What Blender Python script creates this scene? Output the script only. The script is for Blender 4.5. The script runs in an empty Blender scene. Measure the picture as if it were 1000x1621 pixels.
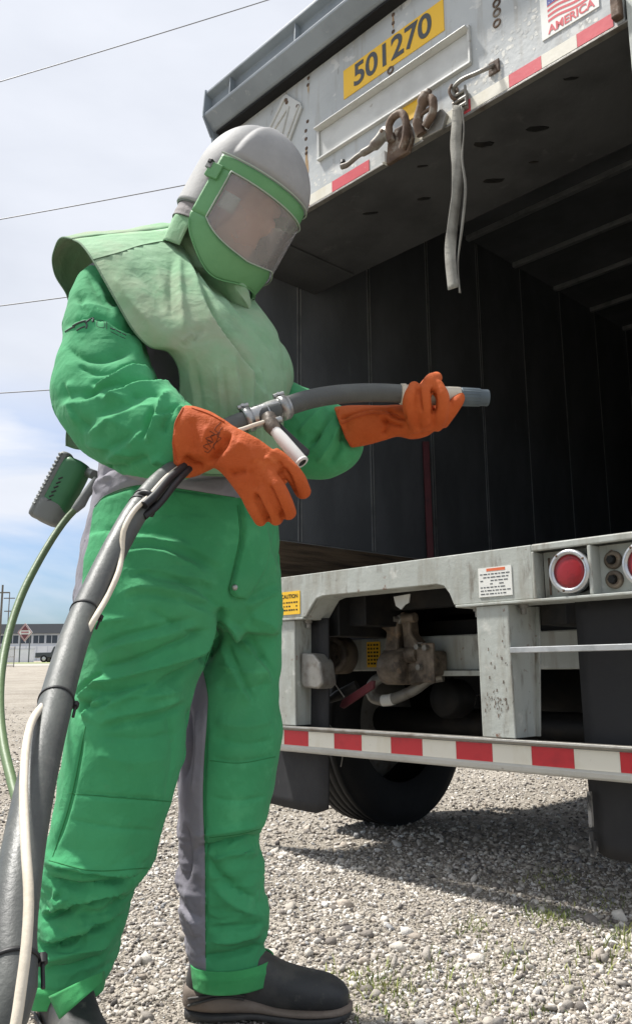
import bpy, bmesh, math, random
import numpy as np
from mathutils import Vector, Matrix

random.seed(7)
RNG = np.random.default_rng(7)
scene = bpy.context.scene
COL = scene.collection

# ------------------------------------------------------------------ camera
FPX, CXP, CYP, CAMH = 1315.0, 500.0, 810.5, 0.72        # focal length and centre for a 1000 x 1621 frame
PITCH, ROLL = math.radians(10.9), math.radians(0.49)
FW = np.array([0, math.cos(PITCH), math.sin(PITCH)])
_r0 = np.array([1.0, 0, 0]); _u0 = np.array([0, -math.sin(PITCH), math.cos(PITCH)])
RT = math.cos(ROLL) * _r0 - math.sin(ROLL) * _u0
UP = math.sin(ROLL) * _r0 + math.cos(ROLL) * _u0
CAMP = np.array([0, 0, CAMH])
cd = bpy.data.cameras.new('camera')
cd.sensor_fit = 'VERTICAL'; cd.sensor_height = 24.0; cd.lens = FPX / 1621.0 * 24.0
cd.clip_start = 0.05; cd.clip_end = 4000
cam = bpy.data.objects.new('camera', cd); COL.objects.link(cam)
m = Matrix.Identity(4)
for i in range(3):
    m[i][0] = RT[i]; m[i][1] = UP[i]; m[i][2] = -FW[i]; m[i][3] = CAMP[i]
cam.matrix_world = m
scene.camera = cam

# ------------------------------------------------------------------ light
SUN_EL = math.radians(62)
SUN_AZ = np.array([-0.932, 0.363])          # towards the sun: away from the camera to the left, along the trailer's side
w = bpy.data.worlds.new('World'); scene.world = w; w.use_nodes = True
nt = w.node_tree; nt.nodes.clear()
N = nt.nodes.new; L = nt.links.new
out = N('ShaderNodeOutputWorld'); bg = N('ShaderNodeBackground')
sky = N('ShaderNodeTexSky'); sky.sky_type = 'NISHITA'; sky.sun_disc = False
sky.sun_elevation = SUN_EL; sky.sun_rotation = math.atan2(SUN_AZ[0], SUN_AZ[1])
sky.dust_density = 2.0; sky.ozone_density = 1.5
skm = N('ShaderNodeMixRGB'); skm.blend_type = 'MULTIPLY'; skm.inputs[0].default_value = 1
skm.inputs[2].default_value = (0.72, 0.9, 1.12, 1)
L(sky.outputs[0], skm.inputs[1])
tc = N('ShaderNodeTexCoord'); mp = N('ShaderNodeMapping'); mp.inputs['Scale'].default_value = (1.2, 1.2, 3.6)
mp.inputs['Location'].default_value = (0.3, 0.0, 0.11)
L(tc.outputs['Generated'], mp.inputs[0])
n1 = N('ShaderNodeTexNoise'); n1.inputs['Scale'].default_value = 1.9; n1.inputs['Detail'].default_value = 7
n1.inputs['Roughness'].default_value = 0.5; n1.inputs['Distortion'].default_value = 0.35
L(mp.outputs[0], n1.inputs[0])
rp = N('ShaderNodeValToRGB'); rp.color_ramp.elements[0].position = 0.44; rp.color_ramp.elements[1].position = 0.62
L(n1.outputs['Fac'], rp.inputs[0])
n2 = N('ShaderNodeTexNoise'); n2.inputs['Scale'].default_value = 2.7; n2.inputs['Detail'].default_value = 5
L(mp.outputs[0], n2.inputs[0])
rc = N('ShaderNodeValToRGB'); rc.color_ramp.elements[0].position = 0.3; rc.color_ramp.elements[1].position = 0.7
rc.color_ramp.elements[0].color = (5.6, 5.85, 6.4, 1); rc.color_ramp.elements[1].color = (6.7, 6.9, 7.4, 1)
L(n2.outputs['Fac'], rc.inputs[0])
# an even sheet of cloud with thin blue gaps that open towards the horizon
sx = N('ShaderNodeSeparateXYZ'); L(tc.outputs['Generated'], sx.inputs[0])
rz = N('ShaderNodeMapRange'); rz.inputs[1].default_value = 0.19; rz.inputs[2].default_value = 0.34
rz.inputs[3].default_value = 0.0; rz.inputs[4].default_value = 1.0; L(sx.outputs['Z'], rz.inputs[0])
mx = N('ShaderNodeMath'); mx.operation = 'MAXIMUM'; L(rp.outputs[0], mx.inputs[0]); L(rz.outputs[0], mx.inputs[1])
cl = N('ShaderNodeMath'); cl.operation = 'MULTIPLY'; cl.inputs[1].default_value = 0.95; L(mx.outputs[0], cl.inputs[0])
mix = N('ShaderNodeMixRGB'); L(cl.outputs[0], mix.inputs[0]); L(skm.outputs[0], mix.inputs[1]); L(rc.outputs[0], mix.inputs[2])
L(mix.outputs[0], bg.inputs[0]); bg.inputs[1].default_value = 0.1
L(bg.outputs[0], out.inputs[0])
sd = bpy.data.lights.new('sun', 'SUN'); sd.energy = 5.0; sd.angle = math.radians(4.5); sd.color = (1.0, 0.965, 0.915)
sun = bpy.data.objects.new('sun', sd); COL.objects.link(sun)
sv = Vector((SUN_AZ[0] * math.cos(SUN_EL), SUN_AZ[1] * math.cos(SUN_EL), math.sin(SUN_EL)))
sun.rotation_euler = sv.to_track_quat('Z', 'Y').to_euler()
sun.location = (-6, 6, 12)
scene.view_settings.view_transform = 'Standard'; scene.view_settings.look = 'None'
scene.view_settings.gamma = 1; scene.view_settings.exposure = 0.5
scene.view_settings.use_curve_mapping = False

# ------------------------------------------------------------------ helpers
def ray(x, y): return FW + RT * (x - CXP) / FPX - UP * (y - CYP) / FPX
def at(x, y, Y):
    """point at distance Y in front of the camera that the photograph shows at x, y"""
    d = ray(x, y); return CAMP + d * (Y / d[1])
def pix(P):
    v = np.asarray(P, float) - CAMP; q = v @ FW
    return np.stack([CXP + FPX * (v @ RT) / q, CYP - FPX * (v @ UP) / q], -1)

def tag(o, label=None, cat=None, group=None, kind=None):
    if label: o['label'] = label
    if cat: o['category'] = cat
    if group: o['group'] = group
    if kind: o['kind'] = kind
    return o
def thing(name, label, cat, loc=(0, 0, 0), rotz=0, group=None):
    o = bpy.data.objects.new(name, None); COL.objects.link(o)
    o.location = loc; o.rotation_euler = (0, 0, rotz); o.empty_display_size = 0.1
    return tag(o, label, cat, group)
def new_obj(name, me, mat=None, parent=None):
    o = bpy.data.objects.new(name, me); COL.objects.link(o)
    if mat: me.materials.append(mat)
    if parent: o.parent = parent
    return o
def mesh(name, V, F, mat=None, parent=None, smooth=False):
    me = bpy.data.meshes.new(name); me.from_pydata([tuple(v) for v in V], [], [tuple(f) for f in F])
    me.update()
    if smooth: me.polygons.foreach_set('use_smooth', [True] * len(me.polygons))
    return new_obj(name, me, mat, parent)
def recalc(o):
    bm = bmesh.new(); bm.from_mesh(o.data); bmesh.ops.recalc_face_normals(bm, faces=bm.faces); bm.to_mesh(o.data); bm.free()
def bevel(o, wd=0.004, seg=2, ang=35):
    b = o.modifiers.new('bevel', 'BEVEL'); b.width = wd; b.segments = seg; b.limit_method = 'ANGLE'; b.angle_limit = math.radians(ang)
    b.harden_normals = False
    return o

class MB:
    """collects shapes; build() links them as one mesh object"""
    def __init__(s): s.V = []; s.F = []; s.sm = []
    def add(s, V, F, smooth=False):
        n = len(s.V); s.V += [tuple(map(float, v)) for v in V]; s.F += [tuple(i + n for i in f) for f in F]
        s.sm += [smooth] * len(F); return s
    def box(s, a, b):
        (x0, y0, z0), (x1, y1, z1) = a, b
        V = [(x0,y0,z0),(x1,y0,z0),(x1,y1,z0),(x0,y1,z0),(x0,y0,z1),(x1,y0,z1),(x1,y1,z1),(x0,y1,z1)]
        return s.add(V, [(0,3,2,1),(4,5,6,7),(0,1,5,4),(1,2,6,5),(2,3,7,6),(3,0,4,7)])
    def prism(s, poly, ax, a, b):
        """poly in the two other axes; extruded along axis ax from a to b"""
        def p3(u, v, t): return {'x': (t, u, v), 'y': (u, t, v), 'z': (u, v, t)}[ax]
        n = len(poly)
        V = [p3(u, v, a) for u, v in poly] + [p3(u, v, b) for u, v in poly]
        F = [tuple(range(n)), tuple(range(2 * n - 1, n - 1, -1))] + [(i, i + n, (i + 1) % n + n, (i + 1) % n) for i in range(n)]
        return s.add(V, F)
    def tube(s, path, r, n=10, smooth=True, cap=True):
        P = np.array(path, float); k = len(P); R = np.full(k, r) if np.isscalar(r) else np.array(r, float)
        T = np.gradient(P, axis=0); T /= np.linalg.norm(T, axis=1)[:, None] + 1e-12
        u = np.cross(T[0], [0, 0, 1.0]);
        if np.linalg.norm(u) < 0.1: u = np.cross(T[0], [1.0, 0, 0])
        V = []
        for i in range(k):
            u = u - T[i] * (u @ T[i]); u /= np.linalg.norm(u); v = np.cross(T[i], u)
            for j in range(n):
                a = 2 * math.pi * j / n; V.append(P[i] + R[i] * (math.cos(a) * u + math.sin(a) * v))
        F = [(i*n+j, i*n+(j+1) % n, (i+1)*n+(j+1) % n, (i+1)*n+j) for i in range(k-1) for j in range(n)]
        s.add(V, F, smooth)
        if cap: s.add(V[:n], [tuple(range(n-1, -1, -1))]); s.add(V[-n:], [tuple(range(n))])
        return s
    def lathe(s, prof, o, ax, n=24, smooth=True):
        """prof: (radius, along); o origin; ax axis vector"""
        ax = np.array(ax, float); ax /= np.linalg.norm(ax); o = np.array(o, float)
        u = np.cross(ax, [0, 0, 1.0])
        if np.linalg.norm(u) < 0.1: u = np.cross(ax, [1.0, 0, 0])
        u /= np.linalg.norm(u); v = np.cross(ax, u); V = []
        for r, h in prof:
            for j in range(n):
                a = 2 * math.pi * j / n; V.append(o + ax * h + r * (math.cos(a) * u + math.sin(a) * v))
        k = len(prof)
        F = [(i*n+j, i*n+(j+1) % n, (i+1)*n+(j+1) % n, (i+1)*n+j) for i in range(k-1) for j in range(n)]
        return s.add(V, F, smooth)
    def build(s, name, mat=None, parent=None, bev=0, fix=True):
        o = mesh(name, s.V, s.F, mat, parent)
        o.data.polygons.foreach_set('use_smooth', s.sm)
        if fix: recalc(o)
        if bev: bevel(o, bev)
        return o

def spline(P, n):
    """Catmull-Rom through the rows of P, n samples, evenly by chord"""
    P = np.array(P, float); k = len(P)
    if k == 2:
        t = np.linspace(0, 1, n)[:, None]; return P[0] * (1 - t) + P[1] * t
    d = np.r_[0, np.cumsum(np.linalg.norm(np.diff(P[:, :3], axis=0), axis=1))]; d /= d[-1]
    return spline_at(P, d, np.linspace(0, 1, n))
def spline_at(P, d, t):
    P = np.array(P, float); k = len(P); M = np.zeros_like(P)
    M[1:-1] = (P[2:] - P[:-2]) / (d[2:] - d[:-2])[:, None]
    M[0] = (P[1] - P[0]) / (d[1] - d[0]); M[-1] = (P[-1] - P[-2]) / (d[-1] - d[-2])
    i = np.clip(np.searchsorted(d, t, side='right') - 1, 0, k - 2)
    h = (d[i + 1] - d[i]); q = ((t - d[i]) / h)[:, None]; h = h[:, None]
    return ((2*q**3 - 3*q**2 + 1) * P[i] + (q**3 - 2*q**2 + q) * h * M[i] + (-2*q**3 + 3*q**2) * P[i+1] + (q**3 - q**2) * h * M[i+1])

# ------------------------------------------------------------------ materials
def srgb(r, g, b):
    f = lambda c: (c / 255 / 12.92) if c <= 10 else ((c / 255 + 0.055) / 1.055) ** 2.4
    return (f(r), f(g), f(b))
def mat(name, col, rough=0.6, metal=0.0, layers=(), bump=(), spec=0.4, rvar=0.0):
    """layers: (colour, scale, lo, hi, strength, stretch xyz, detail); bump: (scale, strength, stretch)"""
    mt = bpy.data.materials.new(name); mt.use_nodes = True; t = mt.node_tree; n = t.nodes; l = t.links
    b = n['Principled BSDF']; b.inputs['Roughness'].default_value = rough; b.inputs['Metallic'].default_value = metal
    b.inputs['Specular IOR Level'].default_value = spec
    tcn = n.new('ShaderNodeTexCoord'); cur = None
    def noise(sc, stretch, det=5, ro=0.55, seed=0):
        mpn = n.new('ShaderNodeMapping'); mpn.inputs['Scale'].default_value = stretch; mpn.inputs['Location'].default_value = (seed*1.7, seed*0.9, seed*2.3)
        l.new(tcn.outputs['Object'], mpn.inputs[0])
        q = n.new('ShaderNodeTexNoise'); q.inputs['Scale'].default_value = sc; q.inputs['Detail'].default_value = det; q.inputs['Roughness'].default_value = ro
        l.new(mpn.outputs[0], q.inputs[0]); return q.outputs['Fac']
    rgb = n.new('ShaderNodeRGB'); rgb.outputs[0].default_value = (*col, 1); cur = rgb.outputs[0]
    for i, ly in enumerate(layers):
        c, sc, lo, hi, stg = ly[:5]; st = ly[5] if len(ly) > 5 else (1, 1, 1); det = ly[6] if len(ly) > 6 else 6
        f = noise(sc, st, det, 0.6, i + 1)
        mr = n.new('ShaderNodeMapRange'); mr.inputs[1].default_value = lo; mr.inputs[2].default_value = hi
        mr.inputs[3].default_value = 0; mr.inputs[4].default_value = stg; l.new(f, mr.inputs[0])
        mxn = n.new('ShaderNodeMixRGB'); mxn.inputs[2].default_value = (*c, 1)
        l.new(mr.outputs[0], mxn.inputs[0]); l.new(cur, mxn.inputs[1]); cur = mxn.outputs[0]
    l.new(cur, b.inputs['Base Color'])
    if rvar:
        f = noise(9, (1, 1, 1), 4, 0.5, 11); mr = n.new('ShaderNodeMapRange'); mr.inputs[3].default_value = max(0.05, rough - rvar); mr.inputs[4].default_value = min(1, rough + rvar)
        l.new(f, mr.inputs[0]); l.new(mr.outputs[0], b.inputs['Roughness'])
    prev = None
    for i, bp in enumerate(bump):
        sc, stg = bp[:2]; st = bp[2] if len(bp) > 2 else (1, 1, 1)
        f = noise(sc, st, 4, 0.55, 20 + i); bn = n.new('ShaderNodeBump'); bn.inputs['Strength'].default_value = stg; bn.inputs['Distance'].default_value = 0.01
        l.new(f, bn.inputs['Height'])
        if prev: l.new(prev, bn.inputs['Normal'])
        prev = bn.outputs[0]
    if prev: l.new(prev, b.inputs['Normal'])
    return mt

RUST = srgb(110, 70, 45)
Mt = {}
Mt['paint'] = mat('trailer_paint', srgb(176, 180, 174), 0.55, 0, [
    (srgb(158, 161, 154), 3, .42, .62, .8), (srgb(205, 205, 198), 14, .6, .68, .55),
    (srgb(128, 120, 104), 5, .50, .72, .75, (3, 3, .4)), (srgb(96, 84, 70), 11, .58, .72, .7, (2, 2, .6), 8), (RUST, 24, .64, .72, .85), (srgb(70, 58, 48), 60, .66, .72, .6)], [(40, .15)], rvar=.12)
Mt['header'] = mat('header_paint', srgb(184, 188, 188), 0.5, 0, [
    (srgb(168, 172, 172), 2.5, .42, .62, .8), (srgb(218, 217, 212), 9, .60, .63, .5, (1, 1, 1.3), 9),
    (srgb(140, 132, 116), 7, .54, .76, .6, (4, 4, .35)), (srgb(110, 104, 94), 16, .64, .74, .6, (1.5, 1.5, .7), 8), (RUST, 30, .69, .75, .7)], [(40, .12)], rvar=.12)
Mt['chip'] = mat('bare_primer', srgb(214, 213, 206), 0.6, 0, [(srgb(180, 182, 180), 22, .48, .56, .9)], [(60, .2)])
Mt['eave'] = mat('eave_paint', srgb(138, 147, 154), 0.42, 0, [(srgb(116, 124, 130), 3, .42, .65, .8), (srgb(165, 170, 172), 20, .62, .7, .5)], [(30, .1)], rvar=.1)
Mt['dark'] = mat('black_lining', srgb(94, 97, 100), 0.6, 0, [(srgb(126, 129, 133), 2.2, .45, .72, .7, (1, 1, .5)), (srgb(128, 130, 133), 13, .64, .76, .5, (1, 1, .35), 9)], [(25, .12)], rvar=.15)
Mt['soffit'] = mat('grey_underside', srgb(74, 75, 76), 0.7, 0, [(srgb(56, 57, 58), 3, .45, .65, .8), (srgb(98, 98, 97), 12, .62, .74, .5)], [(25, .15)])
Mt['alum'] = mat('aluminium', srgb(188, 190, 190), 0.4, .6, [(srgb(140, 142, 142), 12, .5, .7, .7)], [(50, .1)])
Mt['bare'] = mat('plate_paint', srgb(196, 197, 193), 0.45, .1, [(srgb(168, 168, 164), 5, .45, .7, .8), (srgb(130, 115, 95), 26, .68, .75, .7)], [(40, .1)])
Mt['wood'] = mat('wood', srgb(104, 88, 70), 0.8, 0, [(srgb(44, 37, 31), 4, .4, .65, .9, (.6, .6, 9)), (srgb(104, 92, 78), 9, .58, .72, .8, (.5, .5, 6))], [(12, .5, (.4, .4, 6))])
Mt['black'] = mat('black_steel', srgb(30, 30, 30), 0.6, .2, [(srgb(56, 50, 44), 8, .5, .7, .7)], [(30, .2)])
Mt['greasy'] = mat('greasy_cast_iron', srgb(132, 120, 106), 0.55, .2, [(srgb(58, 51, 45), 9, .42, .6, .9), (srgb(146, 124, 102), 20, .56, .7, .8)], [(30, .35)], rvar=.2)
Mt['rubber'] = mat('tyre_rubber', srgb(15, 15, 16), 0.8, 0, [(srgb(28, 27, 26), 6, .5, .75, .6)], [(40, .2)])
Mt['flap'] = mat('mud_flap_rubber', srgb(36, 36, 38), 0.7, 0, [(srgb(54, 53, 52), 4, .5, .72, .6), (srgb(100, 98, 95), 30, .68, .76, .5, (1, 1, .3))], [(30, .15)])
Mt['flapedge'] = mat('scuffed_edge', srgb(150, 148, 144), 0.8, 0, [(srgb(60, 60, 60), 30, .45, .55, 1, (1, 1, .5))])
Mt['tapered'] = mat('red_tape', srgb(196, 48, 56), 0.35, 0, [(srgb(165, 40, 48), 16, .5, .7, .6), (srgb(206, 150, 142), 60, .68, .74, .6)], [(60, .05)])
Mt['tapefade'] = mat('faded_red_tape', srgb(206, 84, 92), 0.4, 0, [(srgb(190, 60, 72), 10, .5, .7, .6), (srgb(214, 170, 164), 50, .66, .74, .5)], [(60, .05)])
Mt['tapewhite'] = mat('white_tape', srgb(226, 222, 208), 0.35, 0, [(srgb(200, 190, 160), 9, .5, .72, .7, (1, 1, .4)), (srgb(170, 165, 150), 40, .66, .74, .5)], [(60, .05)])
Mt['yellow'] = mat('yellow_vinyl', srgb(238, 190, 50), 0.45, 0, [(srgb(214, 170, 60), 8, .55, .75, .5)])
Mt['digit'] = mat('grey_digit', srgb(74, 78, 82), 0.5)
Mt['ink'] = mat('black_print', srgb(40, 38, 30), 0.6)
Mt['paper'] = mat('white_vinyl', srgb(226, 226, 220), 0.45, 0, [(srgb(196, 194, 184), 12, .55, .75, .6)])
Mt['redink'] = mat('red_print', srgb(200, 62, 72), 0.5)
Mt['orangeink'] = mat('orange_print', srgb(216, 110, 70), 0.5)
Mt['blueink'] = mat('blue_print', srgb(62, 74, 150), 0.5)
Mt['rust'] = mat('rusty_steel', srgb(112, 94, 80), 0.75, .2, [(srgb(78, 62, 52), 14, .45, .6, .9), (srgb(156, 150, 140), 20, .56, .68, .8)], [(40, .35)])
Mt['galv'] = mat('worn_steel', srgb(140, 138, 132), 0.5, .5, [(srgb(100, 88, 78), 14, .5, .68, .8)], [(40, .2)])
Mt['leverpaint'] = mat('lever_steel', srgb(136, 132, 124), 0.6, .2, [(srgb(104, 92, 82), 14, .48, .66, .85), (srgb(160, 158, 152), 22, .6, .7, .6)], [(40, .25)])
Mt['cardboard'] = mat('cardboard', srgb(150, 136, 96), 0.8)
Mt['chrome'] = mat('light_bezel', srgb(190, 192, 194), 0.3, .8, [(srgb(150, 140, 125), 30, .55, .7, .6)], [(40, .08)])
Mt['lens'] = mat('red_lens', srgb(142, 20, 30), 0.35, 0, [(srgb(120, 14, 24), 40, .5, .65, .7)], [(140, .08)], spec=.6)
Mt['maroon'] = mat('maroon_steel', srgb(92, 36, 42), 0.6, 0, [(srgb(60, 26, 30), 9, .45, .65, .8)])
Mt['strap'] = mat('webbing', srgb(150, 148, 140), 0.9, 0, [(srgb(112, 110, 104), 14, .45, .65, .7)], [(260, .3)])

# ------------------------------------------------------------------ ground
def gz(Y): 
    Y = np.asarray(Y, float); t = np.clip(Y - 8.0, 0, None); return 0.0249 * t * t / (t + 4.0)
def ground():
    ys = np.r_[-30, -10, -4, 0, 2, 4, 6, 8, 9, 10, 11, 12, 14, 16, 20, 25, 30, 40, 60, 80, 110, 150, 220, 320, 500, 900, 1600]
    xs = np.r_[-1600, -800, -400, -200, -100, -50, -20, -10, -5, 0, 5, 10, 20, 50, 100, 200, 400, 800, 1600]
    top = gz(110.0)
    V = [(x, y, float(min(gz(y), top) if y > 8 else 0)) for y in ys for x in xs]; n = len(xs)
    F = [(j*n+i, j*n+i+1, (j+1)*n+i+1, (j+1)*n+i) for j in range(len(ys)-1) for i in range(n-1)]
    mt = bpy.data.materials.new('gravel_ground'); mt.use_nodes = True; t = mt.node_tree; nn = t.nodes; l = t.links
    b = nn['Principled BSDF']; b.inputs['Roughness'].default_value = .95; b.inputs['Specular IOR Level'].default_value = .2
    tcn = nn.new('ShaderNodeTexCoord')
    v1 = nn.new('ShaderNodeTexVoronoi'); v1.inputs['Scale'].default_value = 55; l.new(tcn.outputs['Object'], v1.inputs[0])
    v2 = nn.new('ShaderNodeTexVoronoi'); v2.inputs['Scale'].default_value = 130; l.new(tcn.outputs['Object'], v2.inputs[0])
    ns = nn.new('ShaderNodeTexNoise'); ns.inputs['Scale'].default_value = .9; ns.inputs['Detail'].default_value = 9; ns.inputs['Roughness'].default_value = .65; l.new(tcn.outputs['Object'], ns.inputs[0])
    sp = nn.new('ShaderNodeSeparateColor'); l.new(v1.outputs['Color'], sp.inputs[0])
    r1 = nn.new('ShaderNodeValToRGB'); e = r1.color_ramp.elements
    e[0].color = (*srgb(112, 105, 96), 1); e[1].color = (*srgb(196, 189, 178), 1); e.new(.5).color = (*srgb(156, 149, 138), 1)
    l.new(sp.outputs[0], r1.inputs[0])
    r2 = nn.new('ShaderNodeValToRGB'); e = r2.color_ramp.elements
    e[0].position = .35; e[1].position = .68; e[0].color = (*srgb(140, 132, 119), 1); e[1].color = (*srgb(184, 176, 163), 1); l.new(ns.outputs['Fac'], r2.inputs[0])
    mxn = nn.new('ShaderNodeMixRGB'); mxn.inputs[0].default_value = .55; l.new(r1.outputs[0], mxn.inputs[1]); l.new(r2.outputs[0], mxn.inputs[2])
    l.new(mxn.outputs[0], b.inputs['Base Color'])
    ad = nn.new('ShaderNodeMath'); ad.operation = 'ADD'; l.new(v1.outputs['Distance'], ad.inputs[0]); l.new(v2.outputs['Distance'], ad.inputs[1])
    bp = nn.new('ShaderNodeBump'); bp.inputs['Strength'].default_value = .9; bp.inputs['Distance'].default_value = .012; bp.invert = True
    l.new(ad.outputs[0], bp.inputs['Height']); l.new(bp.outputs[0], b.inputs['Normal'])
    o = mesh('ground', V, F, mt); tag(o, 'pale grey gravel yard', None, None, 'structure')
ground()

def ico():
    bm = bmesh.new(); bmesh.ops.create_icosphere(bm, subdivisions=1, radius=1)
    V = np.array([v.co[:] for v in bm.verts]); F = np.array([[v.index for v in f.verts] for f in bm.faces]); bm.free(); return V, F
def gravel():
    V0, F0 = ico(); nv = len(V0)
    # more stones where the photograph shows them large
    pos = []; rad = []
    def scatter(n, y0, y1, r0, r1, mg=.25):
        y = y0 + (y1 - y0) * RNG.random(n) ** 1.35
        hw = 500 / FPX * (y + .25) + mg; x = (RNG.random(n) * 2 - 1) * hw
        r = r0 + (r1 - r0) * RNG.random(n) ** 2.6
        pos.append(np.c_[x, y]); rad.append(r)
    scatter(66000, 1.5, 3.6, .0022, .0095); scatter(1100, 1.5, 3.6, .009, .020); scatter(260, 1.5, 4.2, .014, .030)
    scatter(34000, 3.2, 7.5, .004, .014, .6); scatter(9000, 7, 16, .007, .02, .8)
    P = np.concatenate(pos); r = np.concatenate(rad)
    # the boots have pressed the stones aside
    clear = ((P[:, 0] > -.34 - r) & (P[:, 0] < .10 + r) & (P[:, 1] > 1.84 - r) & (P[:, 1] < 2.03 + r) & (r > .005)) | ((np.hypot(P[:, 0] + .56, P[:, 1] - 1.78) < .2) & (r > .005))
    P = P[~clear]; r = r[~clear]; n = len(P)
    A = RNG.normal(size=(n, 4)); A /= np.linalg.norm(A, axis=1)[:, None]
    a, b, c, d = A.T
    Rm = np.stack([np.stack([1-2*(c*c+d*d), 2*(b*c-a*d), 2*(b*d+a*c)], -1), np.stack([2*(b*c+a*d), 1-2*(b*b+d*d), 2*(c*d-a*b)], -1), np.stack([2*(b*d-a*c), 2*(c*d+a*b), 1-2*(b*b+c*c)], -1)], 1)
    S = np.stack([.8 + .5*RNG.random(n), .6 + .5*RNG.random(n), .35 + .35*RNG.random(n)], -1)
    V = V0[None] * (1 + .8 * (RNG.random((n, nv, 1)) - .5)) * S[:, None, :] * r[:, None, None]
    V = np.einsum('nij,nvj->nvi', Rm, V); V[:, :, 2] *= .8
    V[:, :, 0] += P[:, :1]; V[:, :, 1] += P[:, 1:]
    V[:, :, 2] += (r * (.05 + .4*RNG.random(n)))[:, None] + gz(P[:, 1])[:, None]
    F = (F0[None] + (np.arange(n) * nv)[:, None, None]).reshape(-1, 3); V = V.reshape(-1, 3)
    me = bpy.data.meshes.new('gravel'); me.vertices.add(len(V)); me.vertices.foreach_set('co', V.astype(np.float32).ravel())
    me.loops.add(F.size); me.loops.foreach_set('vertex_index', F.astype(np.int32).ravel())
    me.polygons.add(len(F)); me.polygons.foreach_set('loop_start', np.arange(0, F.size, 3, dtype=np.int32))
    me.update(calc_edges=True)
    pal = np.array([srgb(176, 169, 158), srgb(198, 192, 182), srgb(150, 144, 136), srgb(122, 116, 110), srgb(208, 204, 197), srgb(170, 160, 148), srgb(186, 180, 172), srgb(100, 96, 93), srgb(140, 140, 140)])
    ci = RNG.choice(len(pal), n, p=[.18, .17, .18, .12, .09, .06, .10, .06, .04]); colr = np.clip(pal[ci] * (.84 + .4*RNG.random((n, 1))), 0, .72)
    at_ = me.color_attributes.new('stone', 'FLOAT_COLOR', 'POINT')
    at_.data.foreach_set('color', np.c_[np.repeat(colr, nv, 0), np.ones(n*nv)].astype(np.float32).ravel())
    mt = mat('gravel_stone', (.4, .4, .4), .92, 0, (), [(160, .35)], spec=.2)
    t = mt.node_tree; q = t.nodes.new('ShaderNodeAttribute'); q.attribute_name = 'stone'
    t.links.new(q.outputs['Color'], t.nodes['Principled BSDF'].inputs['Base Color'])
    o = new_obj('gravel', me, mt); tag(o, 'loose pale grey crushed stones covering the yard', 'gravel', None, 'stuff')
gravel()

def weeds():
    V = []; F = []
    for (px, py, n, sp, h) in [(865, 1455, 90, .05, .035), (745, 1470, 30, .04, .04), (600, 1560, 80, .05, .035), (590, 1590, 40, .06, .03), (985, 1495, 30, .04, .07), (820, 1530, 26, .06, .05),
                               (950, 1520, 26, .06, .05), (870, 1390, 50, .07, .03), (760, 1600, 24, .06, .04), (700, 1535, 14, .05, .05), (960, 1430, 40, .06, .03), (545, 1555, 30, .05, .03), (850, 1590, 20, .1, .04)]:
        d = ray(px, py); c = CAMP + d * (-CAMH / d[2])
        for i in range(int(n*2.2)):
            x, y = c[0] + random.gauss(0, sp), c[1] + random.gauss(0, sp * 1.2); a = random.random() * 6.28; hh = h * random.uniform(.2, .75); wd = random.uniform(.001, .0024)
            lx, ly = random.gauss(0, .5) * hh, random.gauss(0, .5) * hh; k = len(V)
            V += [(x - wd*math.cos(a), y - wd*math.sin(a), 0), (x + wd*math.cos(a), y + wd*math.sin(a), 0), (x + lx*.4 + wd*.8*math.cos(a), y + ly*.4 + wd*.8*math.sin(a), hh*.6), (x + lx*.4 - wd*.8*math.cos(a), y + ly*.4 - wd*.8*math.sin(a), hh*.6), (x + lx, y + ly, hh)]
            F += [(k, k+1, k+2, k+3), (k+3, k+2, k+4)]
    o = mesh('grass', V, F, mat('weed_grass', srgb(128, 138, 78), .8, 0, [(srgb(160, 160, 96), 20, .4, .6, .8), (srgb(92, 110, 56), 9, .5, .6, .7)]))
    tag(o, 'thin tufts of green grass growing through the gravel', 'grass', None, 'stuff')
weeds()

# ------------------------------------------------------------------ trailer (local x: along the rear to the right, y: into the trailer, z: up)
T_ORG = (-0.43487, 3.68427, 0.0)
trailer = thing('trailer', 'grey box trailer with open rear doorway, dark interior and striped bumper bar', 'trailer', T_ORG, math.radians(-46.3))
T_LEN = 8.2; T_W = 2.12
def tb(name, a, b, m_, bev=.003, parent=None): return MB().box(a, b).build(name, Mt[m_], parent or trailer, bev)

def font_mesh(txt, size, mt, parent, name, loc, xscale=1.0, bold=0.0, thick=.001, shear=0):
    cu = bpy.data.curves.new('text', 'FONT'); cu.body = txt; cu.size = size; cu.extrude = thick; cu.offset = bold; cu.align_x = 'CENTER'; cu.align_y = 'CENTER'; cu.shear = shear
    ob = bpy.data.objects.new('text', cu); COL.objects.link(ob)
    dg = bpy.context.evaluated_depsgraph_get(); me = bpy.data.meshes.new_from_object(ob.evaluated_get(dg))
    bpy.data.objects.remove(ob)
    co = np.empty(len(me.vertices)*3); me.vertices.foreach_get('co', co); co = co.reshape(-1, 3)
    co = np.c_[co[:, 0]*xscale, -co[:, 2], co[:, 1]]           # stand the text up, facing -y
    me.vertices.foreach_set('co', co.astype(np.float32).ravel()); me.materials.clear()
    o = new_obj(name, me, mt, parent); o.location = loc
    return o

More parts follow.
